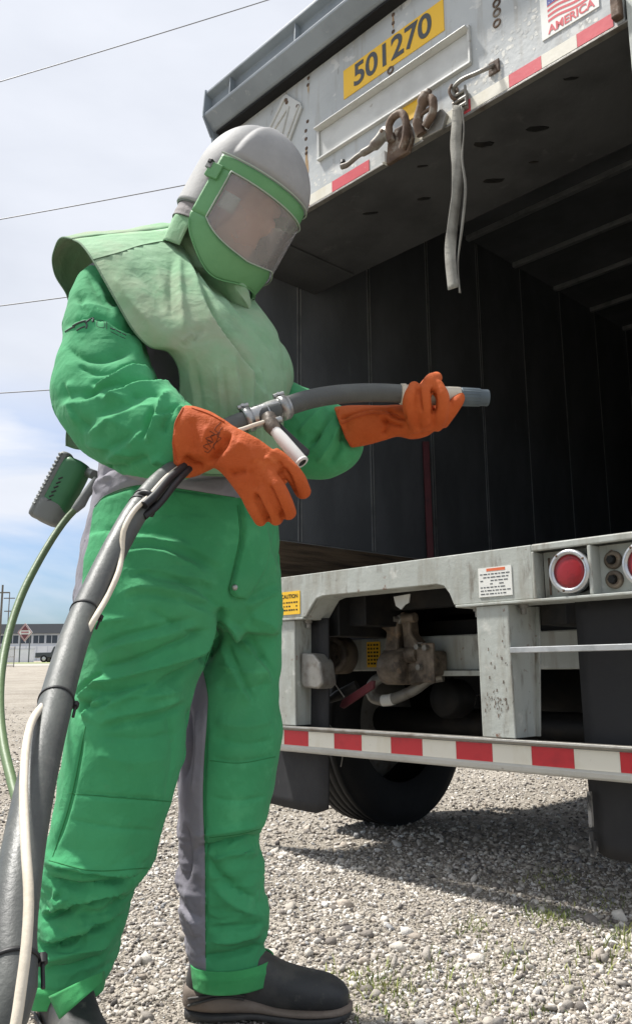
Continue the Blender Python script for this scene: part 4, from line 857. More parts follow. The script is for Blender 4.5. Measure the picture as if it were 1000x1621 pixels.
# ---- coverall -------------------------------------------------------
def coverall():
    torso = loft([(305, 425, 400, 455, 1.83, .95), (250, 432, 396, 480, 1.86, .6), (185, 475, 410, 545, 1.87, .46), (185, 560, 436, 612, 1.87, .55), (172, 660, 440, 690, 1.86, .66), (160, 735, 436, 752, 1.86, .70), (146, 800, 440, 815, 1.86, .72),
                  (130, 870, 443, 880, 1.86, .72), (121, 950, 446, 955, 1.86, .66), (128, 1000, 444, 1000, 1.86, .5)], 56)
    rleg = loft([(140, 850, 340, 880, 1.80, .98), (122, 950, 352, 975, 1.79, .95), (122, 1035, 324, 1045, 1.78, .92), (116, 1110, 304, 1105, 1.77, .92), (102, 1200, 289, 1205, 1.76, .92), (86, 1290, 262, 1292, 1.76, .92), (70, 1350, 240, 1364, 1.77, .93),
                 (63, 1400, 214, 1398, 1.79, .95), (55, 1455, 200, 1450, 1.80, .95), (48, 1515, 184, 1508, 1.81, .95), (46, 1548, 172, 1540, 1.81, .95), (50, 1560, 160, 1550, 1.81, .9)], 48)
    lleg = loft([(300, 870, 442, 870, 1.93, .98), (308, 960, 446, 960, 1.93, .98), (318, 1040, 446, 1040, 1.93, 1.0), (300, 1100, 441, 1095, 1.93, .98), (289, 1160, 447, 1148, 1.93, .95), (284, 1230, 437, 1225, 1.93, .95), (283, 1290, 423, 1290, 1.93, .95),
                 (283, 1328, 411, 1324, 1.935, .95), (284, 1365, 417, 1363, 1.94, .95), (285, 1413, 421, 1410, 1.945, .93), (290, 1455, 427, 1450, 1.95, .92), (298, 1500, 420, 1490, 1.95, .92), (305, 1530, 428, 1522, 1.95, .92)], 44)
    rarm = loft([(170, 425, 240, 425, 1.78, .9), (125, 447, 196, 442, 1.73, .9), (104, 500, 216, 520, 1.68, .9), (99, 545, 234, 553, 1.645, .88), (87, 595, 246, 588, 1.61, .85), (85, 640, 252, 603, 1.585, .85), (124, 702, 263, 613, 1.545, .85), (192, 743, 281, 625, 1.50, .85), (262, 757, 303, 638, 1.455, .85), (300, 748, 322, 655, 1.435, .8)], 48)
    larm = loft([(360, 550, 425, 555, 1.93, .9), (385, 600, 452, 600, 1.93, .9), (408, 680, 474, 608, 1.915, .9), (440, 738, 490, 614, 1.88, .85), (497, 754, 512, 624, 1.845, .85), (545, 738, 532, 635, 1.80, .85), (563, 712, 545, 642, 1.775, .8)], 40)
    me = fuse([torso, rleg, lleg, rarm, larm], .0075, 9)
    V, Nn = arr(me); P = pix(V); sl = np.full(len(V), .05); x, y = P.T
    low = y > 790; rl = low & (V[:, 1] < 1.87) & (x < 330)
    sl[low] = .036
    sl[rl & (y > 1130)] = .025; sl[rl & (y > 1340)] = .12; sl[low & ~rl & (y > 1100)] = .03; sl[low & ~rl & (y > 1290)] = .10
    arm = ~low & ((V[:, 1] < 1.68) | (x > 445)); sl[arm] = .05
    ax = np.tile([0., 0, 1.0], (len(V), 1)); fa = arm & (y > 600) & (x < 330); ax[fa] = [.8, -.3, -.3]; ax[arm & (x > 430)] = [.9, -.3, .1]
    for _ in range(30):
        k = np.empty(len(me.edges)*2, np.int32); me.edges.foreach_get('vertices', k); k = k.reshape(-1, 2)
        nb = np.bincount(k[:, 0], minlength=len(V)) + np.bincount(k[:, 1], minlength=len(V))
        sl = .5*sl + .5*(np.bincount(k[:, 0], sl[k[:, 1]], len(V)) + np.bincount(k[:, 1], sl[k[:, 0]], len(V)))/nb
    buckle(me, sl*SLK, HOLD, STIFF, ITER, 41, .026, ax, .00004)
    me = subdiv(me); V, Nn = arr(me)
    S = [
     ('s', [(90, 646), (130, 636), (178, 630), (215, 640)], 11, 5), ('s', [(128, 694), (170, 670), (215, 652), (248, 640)], 11, 6), ('s', [(165, 730), (205, 706), (236, 676)], 9, 6), ('s', [(112, 480), (150, 486), (196, 500)], 10, 5),
     ('s', [(348, 985), (300, 1040), (240, 1082), (180, 1108)], 8, 7), ('s', [(352, 980), (390, 1020), (434, 1092)], 8, 7), ('s', [(348, 1012), (368, 1062), (398, 1120)], 7, 7), ('s', [(348, 962), (290, 940), (225, 930), (180, 945)], 8, 6), ('s', [(360, 900), (300, 868), (230, 852), (180, 862)], 9, 5), ('s', [(345, 925), (280, 912), (215, 898)], 7, 5),
     ('s', [(410, 800), (420, 860), (440, 910)], 9, 5), ('s', [(385, 960), (420, 945), (444, 930)], 8, 6), ('v', [(379, 790), (383, 850), (371, 905), (364, 936), (370, 947), (390, 951)], 2.5, 5), ('v', [(262, 1118), (275, 1190), (262, 1270)], 8, 4), ('s', [(300, 1100), (250, 1122), (190, 1135), (150, 1150)], 8, 7),
     # right sleeve
     ('s', [(100, 527), (128, 518), (153, 512), (186, 530), (216, 545), (230, 572)], 7, 8), ('v', [(102, 545), (126, 562), (159, 568), (195, 560), (215, 556)], 9, 8),
     ('s', [(140, 616), (180, 600), (207, 587), (245, 592)], 6, 10), ('v', [(120, 640), (150, 618), (200, 605), (235, 603)], 8, 7), ('s', [(160, 640), (204, 617), (232, 613), (268, 614), (296, 640)], 6, 9),
     ('v', [(205, 630), (235, 625), (262, 628)], 6, 6), ('r', [(236, 704), (246, 674), (257, 640), (272, 622)], 7, 9), ('v', [(226, 700), (236, 668), (246, 640)], 6, 7), ('v', [(258, 690), (266, 662), (282, 645)], 6, 7),
     ('s', [(246, 668), (268, 655), (292, 642)], 4, 5), ('r', [(240, 735), (252, 728), (268, 738)], 6, 6), ('v', [(120, 460), (140, 500), (170, 520)], 8, 6), ('r', [(150, 440), (170, 480), (205, 520)], 7, 6), ('v', [(135, 430), (160, 470), (185, 505)], 7, 5),
     ('r', [(110, 600), (112, 640), (125, 675)], 9, 6), ('v', [(98, 600), (118, 650), (150, 690)], 8, 5), ('r', [(130, 700), (180, 712), (230, 722)], 9, 5), ('v', [(120, 575), (150, 590), (190, 582)], 7, 5), ('r', [(140, 660), (180, 668), (225, 690)], 12, 4), ('v', [(190, 745), (215, 728), (240, 722)], 7, 5),
     # left sleeve
     ('r', [(470, 690), (500, 660), (520, 640)], 7, 7), ('v', [(485, 710), (512, 675), (528, 648)], 6, 8), ('r', [(500, 735), (525, 700), (538, 665)], 7, 8), ('v', [(520, 740), (536, 712), (545, 680)], 6, 7), ('s', [(455, 660), (480, 640), (505, 632)], 6, 6), ('v', [(470, 730), (492, 705), (505, 680)], 6, 6),
     # waist
     ('v', [(150, 800), (165, 786), (215, 769), (262, 771), (372, 788)], 4, 5), ('v', [(152, 760), (170, 742), (200, 738)], 5, 7), ('r', [(150, 780), (158, 762), (180, 752)], 5, 5), ('s', [(375, 745), (330, 748), (290, 752)], 5, 5),
     # seat and thighs
     ('v', [(200, 918), (235, 905), (265, 910), (320, 940), (350, 965)], 7, 5), ('r', [(180, 880), (240, 872), (300, 895), (345, 925)], 13, 5), ('v', [(165, 845), (230, 850), (300, 870), (345, 890)], 14, 4), ('s', [(400, 1010), (372, 1000), (350, 985), (330, 1020), (312, 1050)], 7, 9),
     ('v', [(352, 955), (345, 1000), (326, 1038), (318, 1055)], 9, 16), ('r', [(126, 1072), (165, 1078), (225, 1062), (290, 1038), (340, 1005)], 9, 10), ('v', [(130, 1090), (180, 1095), (240, 1080), (300, 1052)], 9, 8), ('s', [(150, 1040), (190, 1020), (250, 1005), (320, 985)], 8, 8),
     ('v', [(150, 1060), (210, 1045), (270, 1020), (335, 990)], 7, 7), ('r', [(150, 1130), (200, 1105), (260, 1098), (298, 1090)], 9, 7), ('v', [(128, 1110), (150, 1120), (180, 1108)], 7, 7), ('r', [(132, 1000), (160, 985), (220, 975)], 9, 5), ('v', [(230, 960), (270, 985), (300, 1000), (325, 1000)], 9, 5),
     ('s', [(125, 1110), (138, 1092), (170, 1070)], 6, 9), ('s', [(130, 1140), (145, 1118), (165, 1105)], 6, 8), ('r', [(392, 975), (420, 985), (442, 1000)], 10, 5), ('v', [(360, 1010), (395, 1035), (430, 1045)], 9, 5), ('r', [(345, 1050), (390, 1065), (436, 1060)], 10, 5), ('v', [(340, 1085), (390, 1090), (430, 1080)], 8, 4),
     ('v', [(375, 1000), (410, 960), (440, 940)], 12, 4), ('r', [(260, 930), (300, 960), (335, 975)], 8, 4),
     # right knee pad and shin
     ('v', [(134, 1156), (112, 1268), (86, 1350)], 4, 5), ('v', [(110, 1255), (190, 1262), (272, 1268)], 4, 3), ('v', [(102, 1296), (180, 1310), (255, 1316)], 4, 2.6), ('s', [(232, 1376), (190, 1384), (146, 1380), (66, 1366)], 5, 9), ('v', [(64, 1384), (110, 1402), (150, 1400), (215, 1392)], 7, 12),
     ('s', [(205, 1410), (150, 1418), (112, 1428), (62, 1448)], 6, 10), ('v', [(60, 1456), (110, 1442), (150, 1432), (200, 1420)], 7, 9), ('r', [(90, 1400), (94, 1425), (120, 1412)], 5, 6), ('s', [(198, 1440), (168, 1452), (110, 1480), (56, 1488)], 6, 10), ('v', [(56, 1502), (100, 1495), (150, 1476), (192, 1458)], 7, 10),
     ('r', [(60, 1520), (100, 1512), (150, 1500), (182, 1490)], 7, 8), ('v', [(70, 1535), (120, 1530), (168, 1512)], 6, 8), ('r', [(120, 1430), (135, 1465), (140, 1500)], 9, 4), ('r', [(140, 1190), (200, 1205), (270, 1200)], 22, 5), ('v', [(150, 1165), (220, 1170), (285, 1160)], 9, 4),
     # left leg
     ('v', [(300, 1350), (332, 1340), (381, 1330), (414, 1322)], 6, 12), ('r', [(300, 1325), (340, 1318), (385, 1312), (415, 1305)], 7, 6), ('r', [(330, 1365), (365, 1352), (412, 1350)], 7, 7), ('v', [(328, 1350), (348, 1385), (380, 1410), (408, 1425)], 8, 7), ('r', [(335, 1400), (360, 1425), (395, 1445), (422, 1450)], 9, 6),
     ('v', [(330, 1470), (370, 1468), (424, 1462)], 7, 7), ('r', [(328, 1490), (370, 1488), (418, 1474)], 7, 7), ('v', [(310, 1515), (360, 1512), (420, 1494)], 6, 9), ('v', [(330, 1105), (324, 1200), (322, 1268), (325, 1352), (326, 1520)], 3, 6), ('v', [(330, 1200), (380, 1206), (438, 1195)], 5, 3),
     ('v', [(330, 1262), (380, 1268), (428, 1258)], 5, 3), ('r', [(335, 1140), (380, 1150), (436, 1140)], 12, 5), ('v', [(335, 1165), (390, 1178), (438, 1170)], 9, 4), ('r', [(290, 1400), (304, 1440), (312, 1490)], 7, 5), ('v', [(292, 1300), (300, 1350), (296, 1400)], 6, 6), ('s', [(288, 1430), (305, 1455), (322, 1460)], 5, 6),
     ('v', [(298, 1110), (302, 1180), (292, 1240)], 6, 5), ('r', [(312, 1120), (310, 1200), (303, 1270)], 6, 4)]
    V = crease(V, Nn, [(k, p_, w_*.95, d_*1.7) for k, p_, w_, d_ in S])
    # fly flap: one more layer of cloth with a clear edge
    P = pix(V); fac = np.einsum('ij,ij->i', Nn, CAMP - V) > 0
    fl = inpoly(P, [(380, 770), (384, 850), (372, 905), (366, 935), (372, 945), (390, 949), (420, 900), (432, 840), (440, 770)])
    V = V + Nn*(np.where(fac, .009*np.clip(.5 + fl/3.5, 0, 1)*np.clip((460 - P[:, 0])/60, 0, 1), 0))[:, None]
    # ragged cloth on the far side
    bk = np.einsum('ij,ij->i', Nn, CAMP - V) < 0
    V = V + Nn*(np.where(bk, .004*vnoise(V*[1, 1, 2.0], 38, 8), 0))[:, None]
    put(me, V); V, Nn = arr(me); P = pix(V)
    vd = CAMP - V; vd /= np.linalg.norm(vd, axis=1)[:, None]; fc = np.einsum('ij,ij->i', Nn, vd)
    g = inpoly(P, [(60, 560), (145, 700), (200, 690), (300, 660), (450, 660), (450, 790), (372, 788), (262, 771), (215, 769), (165, 786), (148, 806), (140, 860), (128, 900), (90, 900), (90, 700)])
    g = np.where(P[:, 1] < 752, np.where((V[:, 1] > 1.62) & (P[:, 0] < 330), 20, np.where((P[:, 0] > 300) & (P[:, 0] < 440) & (V[:, 1] < 1.9), 20, -20)), g)
    arm_l = (P[:, 0] > 440) & (P[:, 1] < 770); g = np.where(arm_l, -20, g)
    arm_r = inpoly(P, [(60, 420), (200, 420), (238, 545), (240, 600), (262, 612), (305, 636), (325, 655), (305, 757), (262, 762), (190, 750), (120, 708), (70, 640)])
    near = np.clip((1.70 - V[:, 1])*400, -20, 20)
    g = np.where(arm_r > 0, np.where((V[:, 1] < 1.66) | (P[:, 1] < 500), -20, g), g)
    leg = inpoly(P, [(318, 1040), (330, 1105), (324, 1200), (322, 1268), (325, 1352), (326, 1540), (270, 1540), (255, 1300), (262, 1120), (300, 1050)])
    low = P[:, 1] > 790
    g = np.where(low, np.maximum(g, np.where(V[:, 1] > 1.80, leg, -20)), g)
    bkl = np.where(low, np.maximum((-.12 - fc)*60, np.where((P[:, 0] < 330) & (P[:, 1] < 1040), 136 - (P[:, 1] - 830)*.06 - P[:, 0], -20)), -20)
    g = np.maximum(g, np.clip(bkl, -20, 20))
    attr(me, 'grey', g)
    shade(me); o = new_obj('coverall', me, Mt['suit']); own(o); o['label'] = 'green cotton coverall with grey waist and back panels'
    return o
suit = coverall()

def band(name, st, mt, thick=.003, n=40, open_=True, m=None, parent=None, fold=()):
    V, F = loft(st, n, m); F = F[:-2]
    V = np.array(V); o = mesh(name, V, F, mt, None, True); recalc(o)
    if fold:
        V, Nn = arr(o.data); put(o.data, crease(V, Nn, fold))
    s = o.modifiers.new('thick', 'SOLIDIFY'); s.thickness = thick; s.offset = 0
    return own(o, parent)
band('cuff', [(303, 1521, 432, 1513, 1.95, .92), (303, 1535, 436, 1528, 1.95, .95), (305, 1556, 436, 1547, 1.95, .95)], Mt['cuff'], .004, 48, m=14, fold=[('v', [(345, 1540), (346, 1560)], 3, 3), ('r', [(305, 1548), (360, 1551), (434, 1538)], 3, 1.5)])
band('cuff', [(42, 1549, 166, 1530, 1.81, 1.0), (42, 1560, 166, 1545, 1.81, 1.02), (46, 1584, 162, 1568, 1.81, 1.0)], Mt['cuff'], .004, 48, m=14, fold=[('v', [(50, 1558), (90, 1568), (130, 1560)], 5, 6)])
def tab():
    V = []; nu, nv = 14, 8
    c = [(80, 1576), (163, 1538), (163, 1554), (97, 1612)]
    for j in range(nv + 1):
        for i in range(nu + 1):
            u, v = i/nu, j/nv
            a = np.array(c[0])*(1-u) + np.array(c[1])*u; b = np.array(c[3])*(1-u) + np.array(c[2])*u; p = a*(1-v) + b*v
            V.append(at(p[0], p[1], 1.655 + .12*(u - .35)**2*1.6 - .012*v + .004*math.sin(5*u)))
    F = [(j*(nu+1)+i, j*(nu+1)+i+1, (j+1)*(nu+1)+i+1, (j+1)*(nu+1)+i) for j in range(nv) for i in range(nu)]
    o = mesh('cuff_tab', V, F, Mt['cuff'], None, True); s = o.modifiers.new('t', 'SOLIDIFY'); s.thickness = .004; own(o)
tab()
# snap on the fly, print on the sleeve
def on_suit(px, py, off=0):
    d = ray(px, py); hit, loc, nor, _ = suit.ray_cast(Vector(CAMP - PO), Vector(d).normalized())
    return (np.array(loc) + PO, np.array(nor)) if hit else (at(px, py, 1.7), np.array([0, -1.0, 0]))
p, nn_ = on_suit(371, 930)
own(MB().lathe([(.0001, .004), (.004, .004), (.0065, .001), (.007, -.002)], p, nn_, 14).build('snap', Mt['steel']))
def decal(name, quads, mt, off=.0012):
    V = []; F = []
    for (x0, y0, x1, y1, h) in quads:
        k = max(2, int(abs(x1 - x0)/1.5)); base = len(V)
        for i in range(k + 1):
            t = i/k; x = x0 + (x1 - x0)*t; y = y0 + (y1 - y0)*t
            for yy in (y, y + h):
                q, nq = on_suit(x, yy); V.append(q + nq*off)
        F += [(base + 2*i, base + 2*i + 2, base + 2*i + 3, base + 2*i + 1) for i in range(k)]
    o = mesh(name, V, F, mt, None, True); own(o); return o
Mt['sewn'] = mat('sewn_seam', srgb(46, 122, 70), .85, 0, [], [(300, .3)])
def seam(pts, nm='seam', mt=None, r=.0011):
    L_ = spline(np.c_[pts, np.zeros(len(pts))], 50)[:, :2]; P = []
    for a, b in L_:
        d = ray(a, b); hit, loc, nor, _ = suit.ray_cast(Vector(CAMP - PO), Vector(d).normalized())
        if hit: P.append(np.array(loc) + PO)
    if len(P) > 3: own(MB().tube(P, r, 5).build(nm, mt or Mt['sewn']))
for pts in ([(150, 802), (166, 786), (215, 769), (262, 771), (372, 788)], [(322, 1060), (330, 1105), (324, 1200), (322, 1268), (325, 1352), (326, 1516)], [(136, 1150), (112, 1268), (84, 1356)], [(110, 1256), (190, 1263), (272, 1269)], [(78, 1362), (146, 1378), (236, 1374)], [(332, 1204), (380, 1208), (436, 1198)], [(332, 1326), (380, 1320), (412, 1312)],
            [(376, 800), (379, 850), (368, 905), (363, 934), (369, 944), (388, 948)], [(340, 1012), (330, 1035), (322, 1058)]): seam(pts)
for pts, r_ in (([(104, 525), (112, 520), (119, 517)], .0022), ([(116, 516), (126, 511), (136, 508)], .0026), ([(122, 523), (129, 519), (135, 517)], .002), ([(135, 509), (138, 514), (137, 520)], .002), ([(137, 510), (144, 505), (148, 504), (147, 510)], .0022), ([(154, 507), (160, 507), (165, 509), (165, 518), (159, 518), (154, 516), (154, 508)], .0006), ([(169, 509), (169, 514), (169, 521)], .0006),
                ([(175, 519), (179, 521), (183, 522)], .0013), ([(185, 523), (189, 525), (192, 527)], .0013), ([(194, 528), (197, 529), (200, 531)], .0013), ([(176, 525), (182, 528), (188, 531)], .0008), ([(190, 532), (194, 534), (199, 536)], .0008)): seam(pts, 'sleeve_print', Mt['inkgrey'], r_)
# ---- cape -----------------------------------------------------------
def net(cols, nu, nv):
    """smooth sheet through columns of (px, py, Y) control points"""
    rows = [spline([np.array(p) for p in c], nv) for c in cols]          # in picture coordinates, columns resampled
    R_ = np.array(rows); k = len(cols); d = np.linspace(0, 1, k); t = np.linspace(0, 1, nu)
    out = np.stack([spline_at(R_[:, j, :], d, t) for j in range(nv)], 1)     # nu x nv x 3
    W = np.array([at(*q) for q in out.reshape(-1, 3)])
    F = [(i*nv+j, i*nv+j+1, (i+1)*nv+j+1, (i+1)*nv+j) for i in range(nu-1) for j in range(nv-1)]
    return W, F, out
def sheet(name, cols, nu, nv, mt, folds, noise=.0015, thick=.0024, flip=False, extra=None):
    W, F, out = net(cols, nu, nv)
    o = mesh(name, W, F, mt, None, True)
    V, Nn = arr(o.data)
    if (np.einsum('ij,ij->i', Nn, CAMP - V)).mean() < 0:
        o.data.flip_normals(); o.data.update(); V, Nn = arr(o.data)
    V = crease(V, Nn, [(k, p_, w_*.85, d_*1.5) for k, p_, w_, d_ in folds]); V = V + Nn*(noise*vnoise(V, 28, 5) + noise*.5*vnoise(V, 70, 6))[:, None]
    put(o.data, V)
    s = o.modifiers.new('thick', 'SOLIDIFY'); s.thickness = thick; s.offset = 0
    return o, W.reshape(nu, nv, 3), V.reshape(nu, nv, 3)
front = [
 [(116, 379, 1.70), (130, 388, 1.645), (147, 411, 1.60), (178, 465, 1.565), (210, 520, 1.55), (236, 547, 1.555), (267, 556, 1.565), (286, 588, 1.59), (285, 640, 1.615), (286, 690, 1.63), (290, 745, 1.65)],
 [(160, 373, 1.74), (172, 385, 1.67), (187, 405, 1.615), (218, 465, 1.56), (246, 520, 1.54), (268, 545, 1.545), (292, 560, 1.55), (308, 595, 1.565), (312, 645, 1.59), (313, 695, 1.61), (316, 750, 1.64)],
 [(215, 368, 1.78), (222, 380, 1.71), (232, 400, 1.655), (258, 460, 1.585), (282, 515, 1.55), (302, 545, 1.545), (320, 565, 1.55), (334, 600, 1.56), (340, 648, 1.58), (342, 698, 1.60), (346, 752, 1.63)],
 [(264, 362, 1.80), (270, 378, 1.74), (277, 398, 1.69), (296, 455, 1.61), (318, 510, 1.57), (336, 545, 1.56), (350, 570, 1.56), (362, 605, 1.565), (368, 650, 1.58), (370, 700, 1.60), (374, 752, 1.63)],
 [(284, 360, 1.80), (292, 386, 1.76), (300, 412, 1.70), (328, 460, 1.625), (350, 510, 1.595), (368, 545, 1.585), (382, 572, 1.585), (393, 605, 1.59), (398, 650, 1.60), (400, 700, 1.62), (403, 752, 1.65)],
 [(312, 426, 1.77), (322, 446, 1.735), (336, 464, 1.69), (362, 492, 1.645), (381, 525, 1.63), (397, 552, 1.625), (409, 578, 1.625), (418, 608, 1.63), (422, 650, 1.64), (424, 700, 1.66), (424, 750, 1.69)],
 [(358, 470, 1.77), (367, 481, 1.74), (379, 493, 1.71), (400, 512, 1.685), (416, 536, 1.68), (428, 557, 1.68), (438, 580, 1.685), (443, 606, 1.69), (442, 640, 1.70), (439, 690, 1.72), (437, 745, 1.74)],
 [(390, 478, 1.79), (398, 486, 1.77), (410, 493, 1.75), (425, 513, 1.75), (438, 533, 1.75), (449, 555, 1.755), (457, 578, 1.76), (459, 602, 1.765), (452, 636, 1.77), (447, 688, 1.78), (444, 742, 1.79)],
 [(394, 464, 1.83), (403, 476, 1.835), (413, 490, 1.84), (429, 511, 1.845), (442, 532, 1.85), (454, 555, 1.855), (463, 582, 1.86), (463, 605, 1.865), (455, 634, 1.87), (449, 688, 1.875), (446, 742, 1.88)]]
fold_f = [('s', [(285, 395), (308, 440), (333, 506), (383, 576), (424, 640)], 8, 9), ('v', [(318, 445), (348, 512), (395, 580), (430, 638)], 9, 7), ('r', [(284, 400), (284, 440), (289, 500), (296, 540)], 7, 6), ('v', [(274, 405), (270, 450), (272, 510)], 6, 3),
          ('s', [(345, 465), (372, 498), (405, 535), (436, 575)], 7, 5), ('s', [(366, 560), (374, 610), (384, 655)], 7, 5), ('s', [(410, 580), (417, 605), (424, 632)], 5, 5), ('v', [(300, 530), (318, 524), (302, 545)], 4, 4), ('r', [(288, 545), (300, 535), (308, 528)], 4, 4),
          ('v', [(148, 409), (190, 398), (235, 383), (262, 380), (284, 392)], 2.2, 3.2), ('r', [(150, 413), (192, 402), (236, 388), (262, 385), (282, 396)], 2.2, 1.6), ('r', [(175, 430), (210, 480), (250, 525)], 12, 4), ('v', [(200, 420), (235, 450), (262, 500)], 11, 4), ('r', [(225, 410), (250, 430), (262, 470)], 8, 3),
          ('s', [(300, 565), (312, 640), (318, 740)], 7, 5), ('s', [(342, 565), (352, 650), (357, 742)], 7, 5), ('s', [(392, 570), (398, 650), (401, 742)], 6, 5), ('r', [(400, 660), (402, 700), (400, 745)], 6, 5), ('v', [(418, 660), (420, 700), (418, 745)], 5, 5), ('v', [(442, 520), (450, 560), (452, 600)], 6, 4)]
cf, W0, cfV = sheet('cape_front', front, 130, 110, Mt['cape'], fold_f, .0016)
own(cf); cf['label'] = 'dusty pale green canvas cape front'
back = [
 [(116, 379, 1.70), (98, 378, 1.755), (88, 392, 1.80), (84, 412, 1.835), (88, 436, 1.86), (106, 468, 1.885), (112, 520, 1.91), (110, 600, 1.94), (106, 706, 1.96)],
 [(160, 373, 1.74), (148, 370, 1.82), (138, 380, 1.87), (132, 400, 1.91), (130, 425, 1.935), (134, 460, 1.955), (138, 520, 1.975), (134, 600, 1.99), (128, 712, 2.0)],
 [(215, 368, 1.78), (205, 364, 1.86), (198, 374, 1.915), (192, 395, 1.955), (188, 420, 1.98), (186, 460, 2.005), (184, 520, 2.02), (180, 600, 2.03), (176, 712, 2.04)],
 [(264, 362, 1.80), (258, 352, 1.89), (254, 362, 1.95), (250, 385, 1.995), (246, 415, 2.02), (242, 460, 2.045), (238, 520, 2.06), (234, 600, 2.07), (230, 712, 2.08)],
 [(300, 355, 1.86), (302, 352, 1.94), (304, 366, 1.99), (306, 390, 2.03), (306, 420, 2.055), (304, 465, 2.08), (302, 525, 2.09), (298, 600, 2.10), (296, 712, 2.11)],
 [(350, 400, 1.88), (358, 405, 1.95), (362, 415, 1.995), (366, 435, 2.035), (368, 460, 2.06), (368, 500, 2.08), (366, 545, 2.09), (362, 610, 2.10), (360, 712, 2.11)],
 [(394, 464, 1.83), (402, 476, 1.90), (408, 490, 1.95), (414, 508, 1.985), (418, 530, 2.01), (420, 560, 2.025), (420, 590, 2.035), (416, 640, 2.04), (410, 712, 2.05)]]
cb, _, cbV = sheet('cape_back', back, 90, 90, Mt['cape'], [], .003)
own(cb)
for E_ in (cfV[0], cbV[0]):
    own(MB().tube(E_, .0024, 7).build('binding', Mt['trim']))
own(MB().tube(cfV[:, -1], .003, 6).build('binding', Mt['trim']))
# stitched shoulder seam
q = [(148, 411), (170, 405), (192, 399), (215, 391), (236, 386), (262, 383), (282, 394)]
dgc = bpy.context.evaluated_depsgraph_get()
def on(o, px, py, Yd):
    d = ray(px, py); hit, loc, nor, _ = o.ray_cast(Vector(CAMP - PO), Vector(d).normalized()); return np.array(loc) + PO if hit else at(px, py, Yd)
own(MB().tube([on(cf, a, b, 1.66) - ray(a, b)*.0015 for a, b in spline(np.c_[q, np.zeros(len(q))], 40)[:, :2]], .0016, 5).build('seam', Mt['trim']))
# collar inside the cape, gathered under the helmet
cV, cF = loft([(300, 300, 392, 372, 1.82, .6), (284, 325, 390, 420, 1.82, .65), (274, 346, 388, 455, 1.82, .72), (267, 372, 392, 486, 1.81, .85), (272, 402, 400, 505, 1.80, .9), (290, 440, 400, 520, 1.79, .85)], 80, 50)
o = mesh('collar', cV, cF, Mt['cape'], None, True); recalc(o); V, Nn = arr(o.data)
V = V + Nn*(.004*vnoise(V*[1, 1, .6], 40, 9))[:, None]
V = crease(V, Nn, [('s', [(283, 352), (300, 385), (325, 425), (350, 455), (382, 478)], 6, 9), ('v', [(296, 372), (318, 410), (345, 445), (375, 468)], 6, 9), ('r', [(284, 372), (305, 420), (335, 458), (372, 490)], 6, 8), ('v', [(320, 440), (350, 470), (378, 486)], 5, 9), ('v', [(372, 480), (376, 495), (374, 505)], 4, 10), ('r', [(385, 470), (388, 490), (392, 505)], 5, 7)])
put(o.data, V); own(o)

# ---- gloves ---------------------------------------------------------
def glove(name, parts, folds, label, voxel=.0028):
    me = fuse(parts, voxel, 3); V, Nn = arr(me)
    V = V + Nn*(.0012*vnoise(V, 70, 12) + .0006*vnoise(V, 160, 13))[:, None]; put(me, V); V, Nn = arr(me)
    put(me, crease(V, Nn, [(k, p_, w_, d_*1.9) for k, p_, w_, d_ in folds])); shade(me); o = new_obj(name, me, Mt['leather']); own(o); o['label'] = label; return o
RY = 1.40
rg = glove('glove', [
    loft([(284, 756, 298, 642, RY + .035, .72), (300, 755, 315, 645, RY + .03, .70), (322, 746, 338, 654, RY + .02, .62), (338, 741, 357, 666, RY + .01, .52), (352, 751, 380, 680, RY, .48), (372, 776, 412, 697, RY - .005, .44), (388, 795, 436, 715, RY - .005, .40), (398, 800, 455, 732, RY, .36), (404, 800, 462, 745, RY + .004, .28)], 44),
    chain([(430, 722, RY, 16), (453, 739, RY - .004, 15.5), (470, 759, RY - .002, 15), (479, 777, RY + .012, 13.5)]),
    chain([(418, 742, RY - .008, 15), (437, 769, RY - .022, 14.5), (451, 796, RY - .018, 13.5), (457, 811, RY, 12.5)]),
    chain([(403, 752, RY - .004, 14.5), (417, 780, RY - .010, 14), (430, 806, RY - .006, 13), (436, 820, RY + .008, 12)]),
    chain([(387, 762, RY, 13), (396, 788, RY, 12.5), (406, 811, RY + .002, 11.5), (412, 824, RY + .012, 10.5)]),
    chain([(375, 705, RY + .02, 17), (402, 718, RY + .045, 16), (428, 738, RY + .06, 15), (445, 755, RY + .066, 13)])],
    [('v', [(366, 684), (358, 705), (345, 722), (336, 738)], 6, 11), ('s', [(338, 742), (348, 722), (360, 704), (370, 684)], 6, 6), ('v', [(290, 722), (306, 735), (325, 742)], 7, 9), ('r', [(280, 728), (296, 748)], 5, 5), ('v', [(362, 752), (375, 748), (392, 745)], 6, 5), ('v', [(448, 738), (458, 756), (466, 780), (470, 800)], 2.4, 8), ('v', [(424, 764), (435, 788), (445, 812), (450, 828)], 2.4, 8), ('v', [(402, 778), (412, 798), (422, 818), (428, 834)], 2.4, 8), ('v', [(440, 728), (446, 742), (444, 756)], 4, 3), ('r', [(416, 722), (432, 734), (444, 748)], 8, 3),
     ('v', [(336, 690), (345, 705), (338, 722)], 4, 3), ('r', [(372, 700), (392, 712), (404, 735)], 10, 3), ('v', [(396, 740), (404, 760), (408, 778)], 7, 3), ('r', [(330, 670), (322, 700), (318, 730)], 9, 3), ('v', [(300, 660), (310, 690), (306, 720)], 9, 3)], 'orange leather gauntlet hanging with curled fingers')
LY = 1.70
